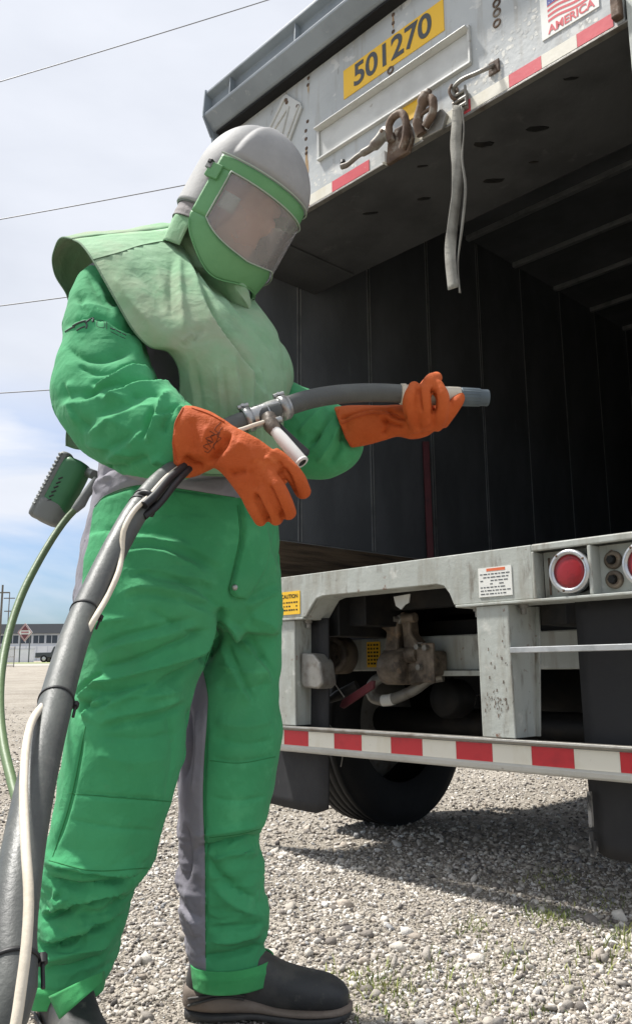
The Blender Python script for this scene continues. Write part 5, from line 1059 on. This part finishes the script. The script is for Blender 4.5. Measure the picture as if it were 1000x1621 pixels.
lg = glove('glove', [
    loft([(556, 708, 530, 645, LY + .06, .75), (580, 704, 558, 641, LY + .05, .70), (606, 697, 590, 642, LY + .035, .62), (630, 692, 618, 642, LY + .022, .60), (652, 695, 642, 642, LY + .015, .62), (675, 690, 662, 640, LY + .012, .62), (698, 674, 684, 640, LY + .012, .6), (708, 666, 698, 642, LY + .014, .6)], 40),
    chain([(660, 676, LY, 12), (650, 655, LY - .030, 12), (648, 632, LY - .046, 11.5), (655, 613, LY - .038, 10.5)]),
    chain([(676, 676, LY - .004, 12.5), (672, 650, LY - .040, 12), (672, 625, LY - .052, 11.5), (680, 604, LY - .040, 11), (690, 598, LY - .012, 10)]),
    chain([(688, 674, LY - .002, 12.5), (698, 655, LY - .036, 12), (700, 632, LY - .050, 11.5), (692, 611, LY - .042, 10.5)]),
    chain([(698, 668, LY + .004, 12), (708, 657, LY - .022, 11.5), (719, 642, LY - .032, 11), (727, 629, LY - .026, 9.5)]),
    chain([(650, 650, LY + .045, 13), (668, 622, LY + .055, 13), (682, 603, LY + .035, 11), (690, 597, LY + .012, 10)])],
    [('v', [(662, 612), (664, 635), (668, 655)], 2.4, 6), ('v', [(683, 612), (688, 640), (684, 658)], 2.4, 6), ('s', [(532, 670), (565, 658), (590, 652), (625, 655)], 3, 4), ('v', [(600, 660), (618, 670), (640, 676)], 4, 6), ('v', [(612, 648), (628, 660), (645, 664)], 4, 6), ('v', [(604, 690), (612, 676), (606, 660)], 4, 5), ('r', [(640, 684), (662, 680), (684, 664)], 6, 3), ('v', [(545, 690), (548, 670), (542, 655)], 7, 3)], 'orange leather gauntlet gripping the nozzle')
# welts and stitched mark on the gauntlets
def line_on(o, pts, r, nm, mt, n=24):
    L_ = spline(np.c_[pts, np.zeros(len(pts))], n)[:, :2]; P = []
    for a, b in L_:
        d = ray(a, b); hit, loc, nor, _ = o.ray_cast(Vector(CAMP - PO), Vector(d).normalized())
        if hit: P.append(np.array(loc) + PO - ray(a, b)*.0006)
    if len(P) > 3: own(MB().tube(P, r, 6).build(nm, mt))
line_on(lg, [(533, 672), (548, 668), (562, 661), (585, 655), (605, 655), (626, 656), (636, 664)], .0016, 'welt', Mt['seam'], 30)
for pts in ([(350, 668), (340, 680), (346, 686), (334, 690), (338, 700), (328, 698), (334, 708)], [(352, 676), (344, 690), (350, 694), (338, 704), (340, 712)], [(330, 712), (322, 706), (336, 700), (326, 694), (340, 688), (332, 682)], [(348, 684), (342, 700), (330, 716), (324, 714)]):
    line_on(rg, pts, .0005, 'stitching', Mt['thread'], 30)
line_on(rg, [(290, 646), (278, 670), (274, 700), (280, 730), (290, 752)], .0018, 'welt', Mt['seam'])
line_on(rg, [(304, 646), (330, 655), (355, 668)], .0014, 'welt', Mt['seam'])
line_on(lg, [(536, 648), (534, 665), (542, 685), (556, 705)], .0016, 'welt', Mt['seam'])

# ---- helmet ---------------------------------------------------------
def helmet():
    H_C = at(371.6, 325.3, 1.75); ph, ps, ro, sc = .113, .543, -.12, .978
    f0 = np.array([math.cos(ph), -math.sin(ph), 0]); rr = np.array([-math.sin(ph), -math.cos(ph), 0]); u0 = np.array([0, 0, 1.0])
    f = math.cos(ps)*f0 - math.sin(ps)*u0; u = math.sin(ps)*f0 + math.cos(ps)*u0
    r2 = math.cos(ro)*rr + math.sin(ro)*u; u2 = math.cos(ro)*u - math.sin(ro)*rr
    Bm = np.stack([f, r2, u2])*sc
    def W(L_): return np.asarray(L_) @ Bm + H_C
    def S(th, z, off=0):
        ry = (.150 if math.cos(th) >= 0 else .112) + off; rx = .125 + off
        s = 1.0 if z < .04 else math.sqrt(max(0, 1 - ((z - .04)/(.145 + off))**2))
        if z < -.08: s *= 1 - .9*(z + .08)**2/.09
        return (s*ry*math.cos(th), s*rx*math.sin(th), z)
    root = thing('helmet', None, None); root.parent = person; root.location = H_C - PO; root['label'] = 'grey domed blasting helmet with green window frame'
    def link(o): return own(o, root, H_C)
    def patch(name, th0, th1, zf, nth, nz, off, mt, thick, bulge=None, par=None, smooth=True):
        V = []
        for i in range(nth + 1):
            th = th0 + (th1 - th0)*i/nth; z0, z1 = zf(th)
            for j in range(nz + 1):
                z = z0 + (z1 - z0)*j/nz; e = off + (bulge(th, z) if bulge else 0); V.append(S(th, z, e))
        F = [(i*(nz+1)+j, (i+1)*(nz+1)+j, (i+1)*(nz+1)+j+1, i*(nz+1)+j+1) for i in range(nth) for j in range(nz)]
        o = mesh(name, W(V), F, mt, None, smooth)
        if thick:
            s_ = o.modifiers.new('t', 'SOLIDIFY'); s_.thickness = thick; s_.offset = 1 if thick > 0 else -1
        link(o)
        if par: o.parent = par
        return o
    R_ = math.radians
    # dome with a raised crown
    def crown(th, z):
        s = 1.0 if z < .04 else math.sqrt(max(0, 1 - ((z - .04)/.145)**2)); x = s*.15*math.cos(th)
        ca = min(1.0, max(0.0, (x + .006)/.02)); zz = min(1, max(0, (z - .064)/.006)); return .007*ca*ca*(3 - 2*ca)*zz
    V = []; nth, nz = 180, 60
    for i in range(nth):
        th = -math.pi + 2*math.pi*i/nth
        for j in range(nz + 1):
            t = j/nz; z = -.10 + .1 + 0 if False else None
            z = (-.13 + .17*t/.35) if t < .35 else .04 + .1445*math.sin((t - .35)/.65*math.pi/2)
            V.append(S(th, z, crown(th, z)))
    F = [(i*(nz+1)+j, ((i+1) % nth)*(nz+1)+j, ((i+1) % nth)*(nz+1)+j+1, i*(nz+1)+j+1) for i in range(nth) for j in range(nz)]
    # open the shell behind the window
    keep = []
    for fc in F:
        c = np.mean([V[k] for k in fc], axis=0); th = math.atan2(c[1]/.125, c[0]/.15)
        if abs(th) < R_(84) and -.128 < c[2] < .035: continue
        if abs(th) < R_(98) and c[2] <= -.095: continue
        if abs(th) >= R_(98) and c[2] < -.062: continue
        keep.append(fc)
    o = mesh('shell', W(V), keep, Mt['shell'], None, True); s_ = o.modifiers.new('t', 'SOLIDIFY'); s_.thickness = .004; s_.offset = -1; link(o)
    # back skirt of grey cloth
    patch('neck_skirt', R_(95), R_(265), lambda th: (-.100, -.058), 40, 16, -.003, Mt['skirt'], .002, lambda th, z: .0004*math.sin(z*420))
    patch('hood_hem', R_(99), R_(261), lambda th: (-.165, -.098), 40, 10, -.006, Mt['cape'], .002, lambda th, z: .05*max(0, -.1 - z) + .002*math.sin(th*9))
    patch('rim', R_(98), R_(262), lambda th: (-.068, -.056), 40, 3, .001, Mt['greypl'], .003)
    # green frame: top rail, bottom rail, two sides
    ZT, W1, W0_ = .062, R_(83), R_(101)
    ztop = lambda th: ZT - .004*abs(th); zbot = lambda th: -.165 - .028*math.exp(-((abs(th)/W0_ - .55)/.25)**2) + .072*(abs(th)/W0_)**6
    wt = .026
    wbf = lambda th: -.088 - .034*(1 - min(1, abs(th)/W1)**6)*(.35 + .65*min(1, abs(th)/.61))
    fr = patch('frame', -W0_, W0_, lambda th: (wt, ztop(th)), 80, 6, .006, Mt['frame'], .006)
    patch('frame_lower', -W0_, W0_, lambda th: (zbot(th), wbf(th)), 80, 8, .006, Mt['frame'], .006)
    for sg in (1, -1): patch('frame_side', sg*W1, sg*W0_, lambda th: (wbf(th) + .0005, wt - .0005), 10, 10, .006, Mt['frame'], .006)
    # pale gaskets along the top edge and round the window
    def tubeline(pts, r, nm, mt): link(MB().tube(W(pts), r, 6).build(nm, mt))
    tubeline([S(th, ztop(th) + .002, .011) for th in np.linspace(-W0_, W0_, 60)], .0018, 'gasket', Mt['gasket'])
    rim = [S(th, wt, .0125) for th in np.linspace(-W1, W1, 50)] + [S(W1, z, .0125) for z in np.linspace(wt, wbf(W1), 12)] + [S(th, wbf(th), .0125) for th in np.linspace(W1, -W1, 50)] + [S(-W1, z, .0125) for z in np.linspace(wbf(W1), wt, 12)]
    tubeline(rim, .0016, 'window_gasket', Mt['gasket'])
    tubeline([S(th, zbot(th) + .001, .010) for th in np.linspace(-W0_*.97, W0_*.97, 60)], .0015, 'lower_lip', Mt['frame'])
    # window
    lens = bpy.data.materials.new('dusty_visor'); lens.use_nodes = True; t = lens.node_tree; n = t.nodes; l = t.links; n.remove(n['Principled BSDF'])
    tr = n.new('ShaderNodeBsdfTransparent'); tr.inputs[0].default_value = (.88, .86, .84, 1); gl = n.new('ShaderNodeBsdfGlossy'); gl.inputs['Roughness'].default_value = .06
    df = n.new('ShaderNodeBsdfDiffuse'); df.inputs[0].default_value = (.46, .43, .42, 1)
    lw_ = n.new('ShaderNodeLayerWeight'); lw_.inputs[0].default_value = .5; pw_ = n.new('ShaderNodeMath'); pw_.operation = 'POWER'; pw_.inputs[1].default_value = 4; l.new(lw_.outputs['Facing'], pw_.inputs[0])
    fr_ = n.new('ShaderNodeMath'); fr_.operation = 'MULTIPLY_ADD'; fr_.inputs[1].default_value = .6; fr_.inputs[2].default_value = .05; l.new(pw_.outputs[0], fr_.inputs[0])
    tc_ = n.new('ShaderNodeTexCoord'); nz_ = n.new('ShaderNodeTexNoise'); nz_.inputs['Scale'].default_value = 9; nz_.inputs['Detail'].default_value = 3; l.new(tc_.outputs['Object'], nz_.inputs[0])
    mr_ = n.new('ShaderNodeMapRange'); mr_.inputs[1].default_value = .3; mr_.inputs[2].default_value = .75; mr_.inputs[3].default_value = .34; mr_.inputs[4].default_value = .56; l.new(nz_.outputs['Fac'], mr_.inputs[0])
    m1 = n.new('ShaderNodeMixShader'); l.new(mr_.outputs[0], m1.inputs[0]); l.new(tr.outputs[0], m1.inputs[1]); l.new(df.outputs[0], m1.inputs[2])
    m2 = n.new('ShaderNodeMixShader'); l.new(fr_.outputs[0], m2.inputs[0]); l.new(m1.outputs[0], m2.inputs[1]); l.new(gl.outputs[0], m2.inputs[2]); l.new(m2.outputs[0], n['Material Output'].inputs[0])
    patch('window', -W1 + .01, W1 - .01, lambda th: (wbf(th) + .001, wt - .001), 60, 8, .0095, lens, 0)
    # pale lining tab inside the window
    patch('lining_tab', R_(66), R_(82), lambda th: (-.05, -.012), 6, 5, -.004, Mt['gasket'], .002)
    # latch
    for (th, z, a, h_, e, mt) in ((R_(99), .012, R_(8), .034, .014, 'frame'), (R_(107), .020, R_(4), .016, .015, 'greypl'), (R_(107), .028, R_(2.5), .010, .018, 'blackpl')):
        V = [S(th + da, z + dz, ee) for ee in (.004, e) for da, dz in ((-a, -h_/2), (a, -h_/2), (a, h_/2), (-a, h_/2))]
        o = mesh('latch', W(V), [(0, 1, 2, 3), (7, 6, 5, 4), (0, 4, 5, 1), (1, 5, 6, 2), (2, 6, 7, 3), (3, 7, 4, 0)], Mt[mt]); recalc(o); bevel(o, .002); link(o)
    # head and body of the wearer, one continuous figure under the clothes
    def ell(c, r, n=20):
        bm = bmesh.new(); bmesh.ops.create_uvsphere(bm, u_segments=n, v_segments=n//2, radius=1); V = np.array([v.co[:] for v in bm.verts]); F = [[v.index for v in q.verts] for q in bm.faces]; bm.free()
        return (W(V*np.array(r) + np.array(c))).tolist(), F
    head = [ell((.0, 0, .0), (.095, .075, .125)), ell((.02, 0, -.06), (.075, .06, .075)), ell((.098, 0, -.012), (.020, .014, .026)), ell((.085, 0, .035), (.022, .055, .014)), ell((.082, 0, -.062), (.016, .026, .010)), ell((.072, 0, -.098), (.022, .026, .018)), ell((-.005, .076, 0), (.018, .010, .032)), ell((-.005, -.076, 0), (.018, .010, .032))]
    neck = loft([(340, 350, 395, 385, 1.78, 1), (310, 420, 375, 455, 1.83, 1), (300, 470, 380, 500, 1.86, .9)], 24)
    trunk = loft([(240, 470, 400, 520, 1.87, .6), (220, 560, 420, 600, 1.88, .5), (230, 700, 400, 720, 1.88, .6), (220, 820, 410, 830, 1.88, .6), (230, 900, 400, 900, 1.88, .6)], 32)
    limbs = [loft([(180, 880, 280, 880, 1.82, .8), (150, 1100, 250, 1100, 1.79, 1), (110, 1340, 190, 1340, 1.79, 1), (80, 1560, 140, 1560, 1.81, 1)], 20), loft([(345, 880, 415, 880, 1.93, .8), (335, 1100, 415, 1100, 1.94, .9), (315, 1330, 385, 1330, 1.95, 1), (330, 1540, 400, 1540, 1.95, 1)], 20),
             loft([(200, 470, 260, 470, 1.82, 1), (140, 520, 190, 500, 1.70, 1), (130, 600, 200, 580, 1.63, 1), (170, 680, 210, 640, 1.57, 1), (250, 720, 275, 670, 1.48, .9), (310, 720, 325, 680, 1.435, .8)], 20), loft([(380, 500, 420, 500, 1.92, 1), (400, 620, 450, 600, 1.925, 1), (450, 690, 475, 650, 1.885, 1), (520, 690, 515, 650, 1.83, .9), (560, 690, 550, 655, 1.775, .8)], 20)]
    me = fuse(head + [neck, trunk] + limbs, .008, 4); shade(me); o = new_obj('body', me, Mt['skin']); own(o)
helmet()

# ---- boots ----------------------------------------------------------
def boots():
    def boot(org, yaw):
        org = np.array(org); ca, sa = math.cos(yaw), math.sin(yaw)
        def W(P): P = np.asarray(P, float); return np.stack([org[0] + P[:, 0]*ca - P[:, 1]*sa, org[1] + P[:, 0]*sa + P[:, 1]*ca, org[2] + P[:, 2]], -1)
        def tube(rows, n=32, sq=2.4, ax='x'):
            V = []
            for (x, hw, z0, z1, *c) in spline(np.array(rows, float), 40):
                for j in range(n):
                    a = 2*math.pi*j/n; q, s_ = math.cos(a), math.sin(a); q = math.copysign(abs(q)**(2/sq), q); s_ = math.copysign(abs(s_)**(2/sq), s_)
                    V.append((x, hw*q, (z0 + z1)/2 + (z1 - z0)/2*s_))
            F = [(i*n+j, i*n+(j+1) % n, (i+1)*n+(j+1) % n, (i+1)*n+j) for i in range(39) for j in range(n)] + [tuple(range(n-1, -1, -1)), tuple(range(39*n, 40*n))]
            return W(V).tolist(), F
        foot = tube([(-.002, .022, .03, .09), (.012, .038, .02, .125), (.05, .046, .018, .15), (.11, .047, .018, .155), (.16, .046, .018, .130), (.205, .049, .018, .108), (.255, .053, .018, .094), (.30, .049, .018, .086), (.33, .036, .02, .072), (.345, .014, .028, .058)])
        V = []; n = 32
        for z, x0, x1, hw in spline([(.08, .002, .135, .046), (.13, .0, .132, .048), (.17, .0, .128, .052), (.22, -.002, .130, .056), (.28, -.006, .134, .060)], 24):
            for j in range(n):
                a = 2*math.pi*j/n; V.append(((x0 + x1)/2 + (x1 - x0)/2*math.cos(a), hw*math.sin(a), z))
        F = [(i*n+j, i*n+(j+1) % n, (i+1)*n+(j+1) % n, (i+1)*n+j) for i in range(23) for j in range(n)] + [tuple(range(n-1, -1, -1)), tuple(range(23*n, 24*n))]
        me = fuse([foot, (W(V).tolist(), F)], .005, 6); Vv, Nn = arr(me); put(me, Vv + Nn*(.001*vnoise(Vv, 60, 21))[:, None]); shade(me)
        root = thing('boot', None, None); root.parent = person; root.location = org - PO; root['label'] = 'black rubber boot with tan sole'
        o = new_obj('upper', me, Mt['boot']); own(o, root, org)
        # tan midsole with a high heel counter, dark lugged outsole
        sv, sf = tube([(-.008, .024, .022, .062), (.006, .041, .016, .072), (.05, .050, .014, .066), (.10, .051, .016, .062), (.15, .049, .018, .048), (.20, .051, .016, .034), (.255, .056, .015, .033), (.305, .051, .016, .034), (.336, .038, .018, .036), (.352, .014, .022, .034)], 36, 3)
        o = mesh('midsole', sv, sf, Mt['sole'], None, True); recalc(o); own(o, root, org)
        sv, sf = tube([(-.004, .024, .001, .022), (.01, .040, .0, .022), (.05, .049, .0, .020), (.10, .050, .004, .022), (.15, .047, .008, .024), (.20, .050, .002, .022), (.255, .055, .0, .020), (.305, .050, .001, .022), (.334, .037, .006, .024), (.350, .014, .014, .026)], 36, 4)
        o = mesh('outsole', sv, sf, Mt['boot'], None, True); recalc(o); own(o, root, org)
        for k, (h0, h1) in enumerate(((.03, .055), (.045, .06))):
            own(MB().tube(W([(x, -.052 + .004*(x < .02), h0 + (h1 - h0)*math.sin(x*16)) for x in np.linspace(.01, .13, 14)]), .003, 6).build('sole_groove', Mt['boot']), root, org)
    boot((-.282, 1.955, 0), math.radians(-6))
    c = at(98, 1600, 1.83); boot((float(c[0]) - .028, 1.885, 0), math.radians(-62))
boots()

# ---- breathing-air cooler on the belt ---------------------------------
def cooler():
    A = at(122, 730, 1.98); B = at(74, 822, 1.98)
    ax = (B - A); ln = np.linalg.norm(ax); ax /= ln; sd_ = np.array([-ax[2], 0, ax[0]]); sd_ *= -1 if sd_[0] > 0 else 1; dp = np.cross(ax, sd_)
    root = thing('air_cooler', None, None); root.parent = person; root.location = A - PO; root['label'] = 'green and grey plastic air cooler tube on the belt'
    def lf(name, rows, mt, off, n=32, sq=3.0):
        V = []; Q = spline(np.array(rows, float), 36)
        for t, hw, hd in Q:
            for j in range(n):
                a = 2*math.pi*j/n; q, s_ = math.cos(a), math.sin(a); q = math.copysign(abs(q)**(2/sq), q); s_ = math.copysign(abs(s_)**(2/sq), s_)
                V.append(A + ax*t*ln + sd_*(off + hw*q) + dp*hd*s_)
        F = [(i*n+j, i*n+(j+1) % n, (i+1)*n+(j+1) % n, (i+1)*n+j) for i in range(35) for j in range(n)] + [tuple(range(n-1, -1, -1)), tuple(range(35*n, 36*n))]
        o = mesh(name, V, F, mt, None, True); recalc(o); own(o, root, A); return o
    g = lf('body', [(-.02, .010, .012), (.0, .026, .030), (.1, .034, .036), (.5, .035, .037), (.86, .034, .036), (.97, .026, .028), (1.0, .010, .012)], Mt['greenpl'], -.006)
    b = lf('back_shell', [(-.06, .006, .012), (-.03, .012, .028), (.1, .014, .031), (.5, .015, .033), (.95, .016, .033), (1.04, .014, .028), (1.06, .008, .012)], Mt['greypl'], .026)
    for k in range(14):
        t = .02 + .065*k; P = [A + ax*t*ln + sd_*(.026 + .0165*math.cos(a)) + dp*.033*math.sin(a) for a in np.linspace(-1.4, 1.4, 13)]
        own(MB().tube(P, .004, 6).build('rib', Mt['greypl']), root, A)
    lf('end_cap', [(.70, .030, .034), (.74, .0375, .0385), (.95, .038, .038), (1.04, .032, .034), (1.07, .014, .018)], Mt['greypl'], -.002)
    for k in range(7):
        t = .36 + .075*k; c = A + ax*t*ln - dp*.0 + sd_*(.002)
        nv = -dp if dp[1] > 0 else dp
        c = c + nv*.0365
        own(MB().tube([c - sd_*.004 - ax*.004, c + sd_*.004 + ax*.004], .0022, 6).build('vent_slot', Mt['blackpl']), root, A)
    own(MB().tube([at(155, 758, 1.93), at(147, 770, 1.93), at(137, 782, 1.93), at(128, 797, 1.92), at(118, 808, 1.92)], [.010, .012, .011, .013, .009], 12).build('fitting', Mt['greypl']), root, A)
    own(MB().tube([at(150, 752, 1.95), at(140, 748, 1.97)], .012, 10).build('bracket', Mt['steel']), root, A)
cooler()

# ------------------------------------------------------------------ blast hose, nozzle and control handle
def hose():
    org = np.array([*at(425, 655, 1.55)[:2], 0.0])
    root = thing('blast_hose', 'thick black blasting hose with steel coupling, trigger handle and grey nozzle', 'hose', org)
    R0 = .0196
    def put_(mb, nm, mt, par=None): return own(mb.build(nm, mt), root, org)
    up_ = [(425, 655, 1.55), (395, 664, 1.545), (360, 678, 1.53), (318, 705, 1.50), (280, 742, 1.43), (248, 770, 1.37), (215, 812, 1.31), (190, 855, 1.265), (160, 915, 1.21), (128, 985, 1.135), (103, 1060, 1.05), (83, 1135, .965), (60, 1230, .88), (38, 1340, .80), (20, 1470, .735), (8, 1600, .69)]
    P = [at(*q) for q in up_] + [np.array([-.34, .56, .24]), np.array([-.42, .42, .08]), np.array([-.62, .25, .022]), np.array([-1.1, .05, .021]), np.array([-1.8, -.1, .021])]
    Q = spline(P, 180); put_(MB().tube(Q, R0, 24), 'hose', Mt['hose'])
    Pf = [at(*q) for q in [(425, 655, 1.55), (455, 643, 1.565), (490, 632, 1.59), (530, 625, 1.62), (570, 622, 1.645), (610, 622, 1.665), (645, 624, 1.675)]]
    put_(MB().tube(spline(Pf, 60), .0195, 24), 'hose', Mt['hose'])
    # coupling with two worm clamps
    a, b = at(388, 666, 1.544), at(458, 643, 1.566)
    put_(MB().tube([a, a*.98 + b*.02, b*.98 + a*.02, b], [.0205, .0222, .0222, .0205], 28), 'coupling', Mt['steel'])
    for t in (.06, .86):
        c = a*(1-t) + b*t; d = (b - a)/np.linalg.norm(b - a)
        put_(MB().lathe([(.0215, -.008), (.0245, -.008), (.0245, .008), (.0215, .008)], c, d, 30), 'clamp', Mt['steel'])
        upv = np.array([0, 0, 1.0]); sdv = np.cross(d, upv); sdv /= np.linalg.norm(sdv); upv = np.cross(sdv, d)
        put_(MB().tube([c + upv*.028 - d*.010, c + upv*.028 + d*.012], .005, 8), 'clamp_screw', Mt['steel'])
        put_(MB().tube([c + upv*.024 - sdv*.006, c + upv*.030 + sdv*.006], .004, 6), 'clamp_lug', Mt['steel'])
    # bracket, white handle, black trigger
    put_(MB().tube([at(425, 660, 1.53), at(430, 674, 1.515), at(436, 684, 1.51)], [.014, .016, .012], 12), 'bracket', Mt['greasy'])
    put_(MB().tube([at(418, 666, 1.525), at(432, 668, 1.512), at(444, 664, 1.522)], .007, 8), 'bracket_bolt', Mt['steel'])
    put_(MB().tube([at(434, 680, 1.51), at(446, 695, 1.50), at(476, 730, 1.485)], [.010, .0125, .0128], 18), 'handle', Mt['white_pl'])
    put_(MB().lathe([(.0085, .0), (.0132, .0), (.0132, .005), (.0085, .005)], at(476, 730, 1.485), at(476, 730, 1.485) - at(446, 695, 1.50), 18), 'handle_rim', Mt['white_pl'])
    put_(MB().lathe([(.0001, .0), (.0088, .0), (.0088, .0012)], at(477.2, 731.4, 1.4845), at(476, 730, 1.485) - at(446, 695, 1.50), 18), 'handle_bore', Mt['blackpl'])
    tr = [at(440, 672, 1.525), at(452, 686, 1.52), at(470, 704, 1.515), at(486, 716, 1.512), at(487, 721, 1.512)]
    V = []
    for i, p in enumerate(tr):
        w_ = (.006, .008, .009, .007, .004)[i]
        for s_, e in ((-1, 0), (1, 0), (1, .003), (-1, .003)): V.append(p + np.array([.6, .3, .75])*w_*s_ + np.array([0, e, 0]))
    F = [(4*i+j, 4*i+(j+1) % 4, 4*i+4+(j+1) % 4, 4*i+4+j) for i in range(4) for j in range(4)] + [(0, 1, 2, 3), (19, 18, 17, 16)]
    o = mesh('trigger', V, F, Mt['blackpl']); recalc(o); bevel(o, .001); own(o, root, org)
    put_(MB().tube(spline([at(418, 668, 1.51), at(402, 673, 1.50), at(385, 679, 1.49), at(365, 684, 1.475)], 14), .004, 8), 'control_tube', Mt['cream'])
    # nozzle holder and nozzle
    n0, n1 = at(638, 624, 1.674), at(772, 630, 1.69); d = (n1 - n0)
    L_ = np.linalg.norm(d); d = d/L_
    put_(MB().lathe([(.0175, -.006), (.0222, -.006), (.0225, .004), (.0205, .006), (.0205, L_*.66), (.019, L_*.66)], n0, d, 28), 'nozzle_holder', Mt['cream'])
    put_(MB().lathe([(.012, L_*.655), (.0188, L_*.655), (.0196, L_*.69), (.0190, L_*.90), (.0176, L_*.905), (.0178, L_*.99), (.0165, L_), (.0085, L_), (.008, L_*.9), (.0001, L_*.9)], n0, d, 32), 'nozzle', Mt['nozzle'])
    u_ = np.cross(d, [0, 0, 1.0]); u_ /= np.linalg.norm(u_); v_ = np.cross(d, u_)
    for k in range(18):
        a_ = 2*math.pi*k/18; c_ = math.cos(a_)*u_ + math.sin(a_)*v_
        put_(MB().tube([n0 + d*L_*.68 + c_*.0192, n0 + d*L_*.89 + c_*.0186], .0012, 5), 'nozzle_rib', Mt['nozzle'])
    # control line taped alongside
    cr = [(290, 735, 1.42), (262, 757, 1.365), (236, 786, 1.315), (213, 808, 1.275), (196, 840, 1.245), (193, 875, 1.235), (188, 905, 1.21), (170, 945, 1.175), (150, 980, 1.12), (128, 1020, 1.11), (100, 1070, 1.08), (72, 1112, .975), (52, 1140, .915), (42, 1180, .865), (38, 1250, .80), (41, 1340, .735), (46, 1420, .70), (42, 1500, .675), (30, 1590, .655), (22, 1640, .645)]
    P = [at(*q) for q in cr] + [np.array([-.30, .52, .22]), np.array([-.40, .38, .06]), np.array([-.6, .2, .012]), np.array([-1.1, .0, .012])]
    put_(MB().tube(spline(P, 160), .0042, 10), 'control_line', Mt['cream'])
    put_(MB().tube(spline([at(292, 738, 1.405), at(268, 758, 1.36), at(245, 785, 1.31), at(228, 800, 1.29)], 20), .007, 10), 'control_cable', Mt['blackpl'])
    put_(MB().tube(spline([at(300, 742, 1.41), at(276, 768, 1.36), at(250, 800, 1.315), at(228, 818, 1.30)], 20), .006, 10), 'control_cable', Mt['blackpl'])
    # cable ties
    Qn = pix(Q)
    for (px, py, tail) in ((232, 790, None), (222, 803, None), (133, 972, (8, 40)), (88, 1112, (12, 8)), (14, 1522, (36, 2))):
        i = int(np.argmin(np.hypot(Qn[:, 0] - px, Qn[:, 1] - py))); d_ = Q[i+1] - Q[i-1]; d_ /= np.linalg.norm(d_)
        put_(MB().lathe([(R0, -.0018), (R0 + .0014, -.0018), (R0 + .0014, .0018), (R0, .0018)], Q[i], d_, 30), 'cable_tie', Mt['blackpl'])
        s_ = np.cross(d_, CAMP - Q[i]); s_ /= np.linalg.norm(s_); s_ *= 1 if s_[0] > 0 else -1
        hd = Q[i] + s_*(R0 + .003); put_(MB().tube([hd - d_*.004, hd + d_*.004], .004, 6), 'tie_head', Mt['blackpl'])
        if tail: put_(MB().tube([hd, hd + d_*.012*(1 if d_[2] < 0 else -1), hd + d_*.024*(1 if d_[2] < 0 else -1)], .0018, 5), 'tie_tail', Mt['blackpl'])
    i = int(np.argmin(np.hypot(Qn[:, 0] - 228, Qn[:, 1] - 795))); c = Q[i]; tocam = (CAMP - c)/np.linalg.norm(CAMP - c)
    k0 = c + tocam*.024
    rg_ = [k0 + np.array([math.cos(a), 0, math.sin(a)])*.013 + tocam*.004*math.sin(2*a) for a in np.linspace(0, 6.28, 18)]
    put_(MB().tube(rg_, .005, 8), 'hose_clip', Mt['blackpl'])
    put_(MB().lathe([(.0001, .008), (.006, .008), (.007, 0)], k0, tocam, 6, False), 'clip_nut', Mt['steel'])
    # separate green breathing-air hose
    A = [at(*q) for q in [(120, 806, 1.92), (105, 822, 1.91), (85, 850, 1.88), (60, 892, 1.83), (35, 942, 1.77), (15, 1000, 1.70), (3, 1060, 1.62), (0, 1120, 1.54), (6, 1180, 1.46), (20, 1240, 1.38), (32, 1290, 1.32), (40, 1400, 1.24)]]
    A += [np.array([-.42, 1.05, .12]), np.array([-.5, .85, .015]), np.array([-.8, .5, .012]), np.array([-1.5, .2, .012])]
    o = MB().tube(spline(A, 120), .0082, 14).build('air_hose', Mt['airhose']); tag(o, 'thin olive green breathing hose drooping from the belt cooler', 'hose')
hose()
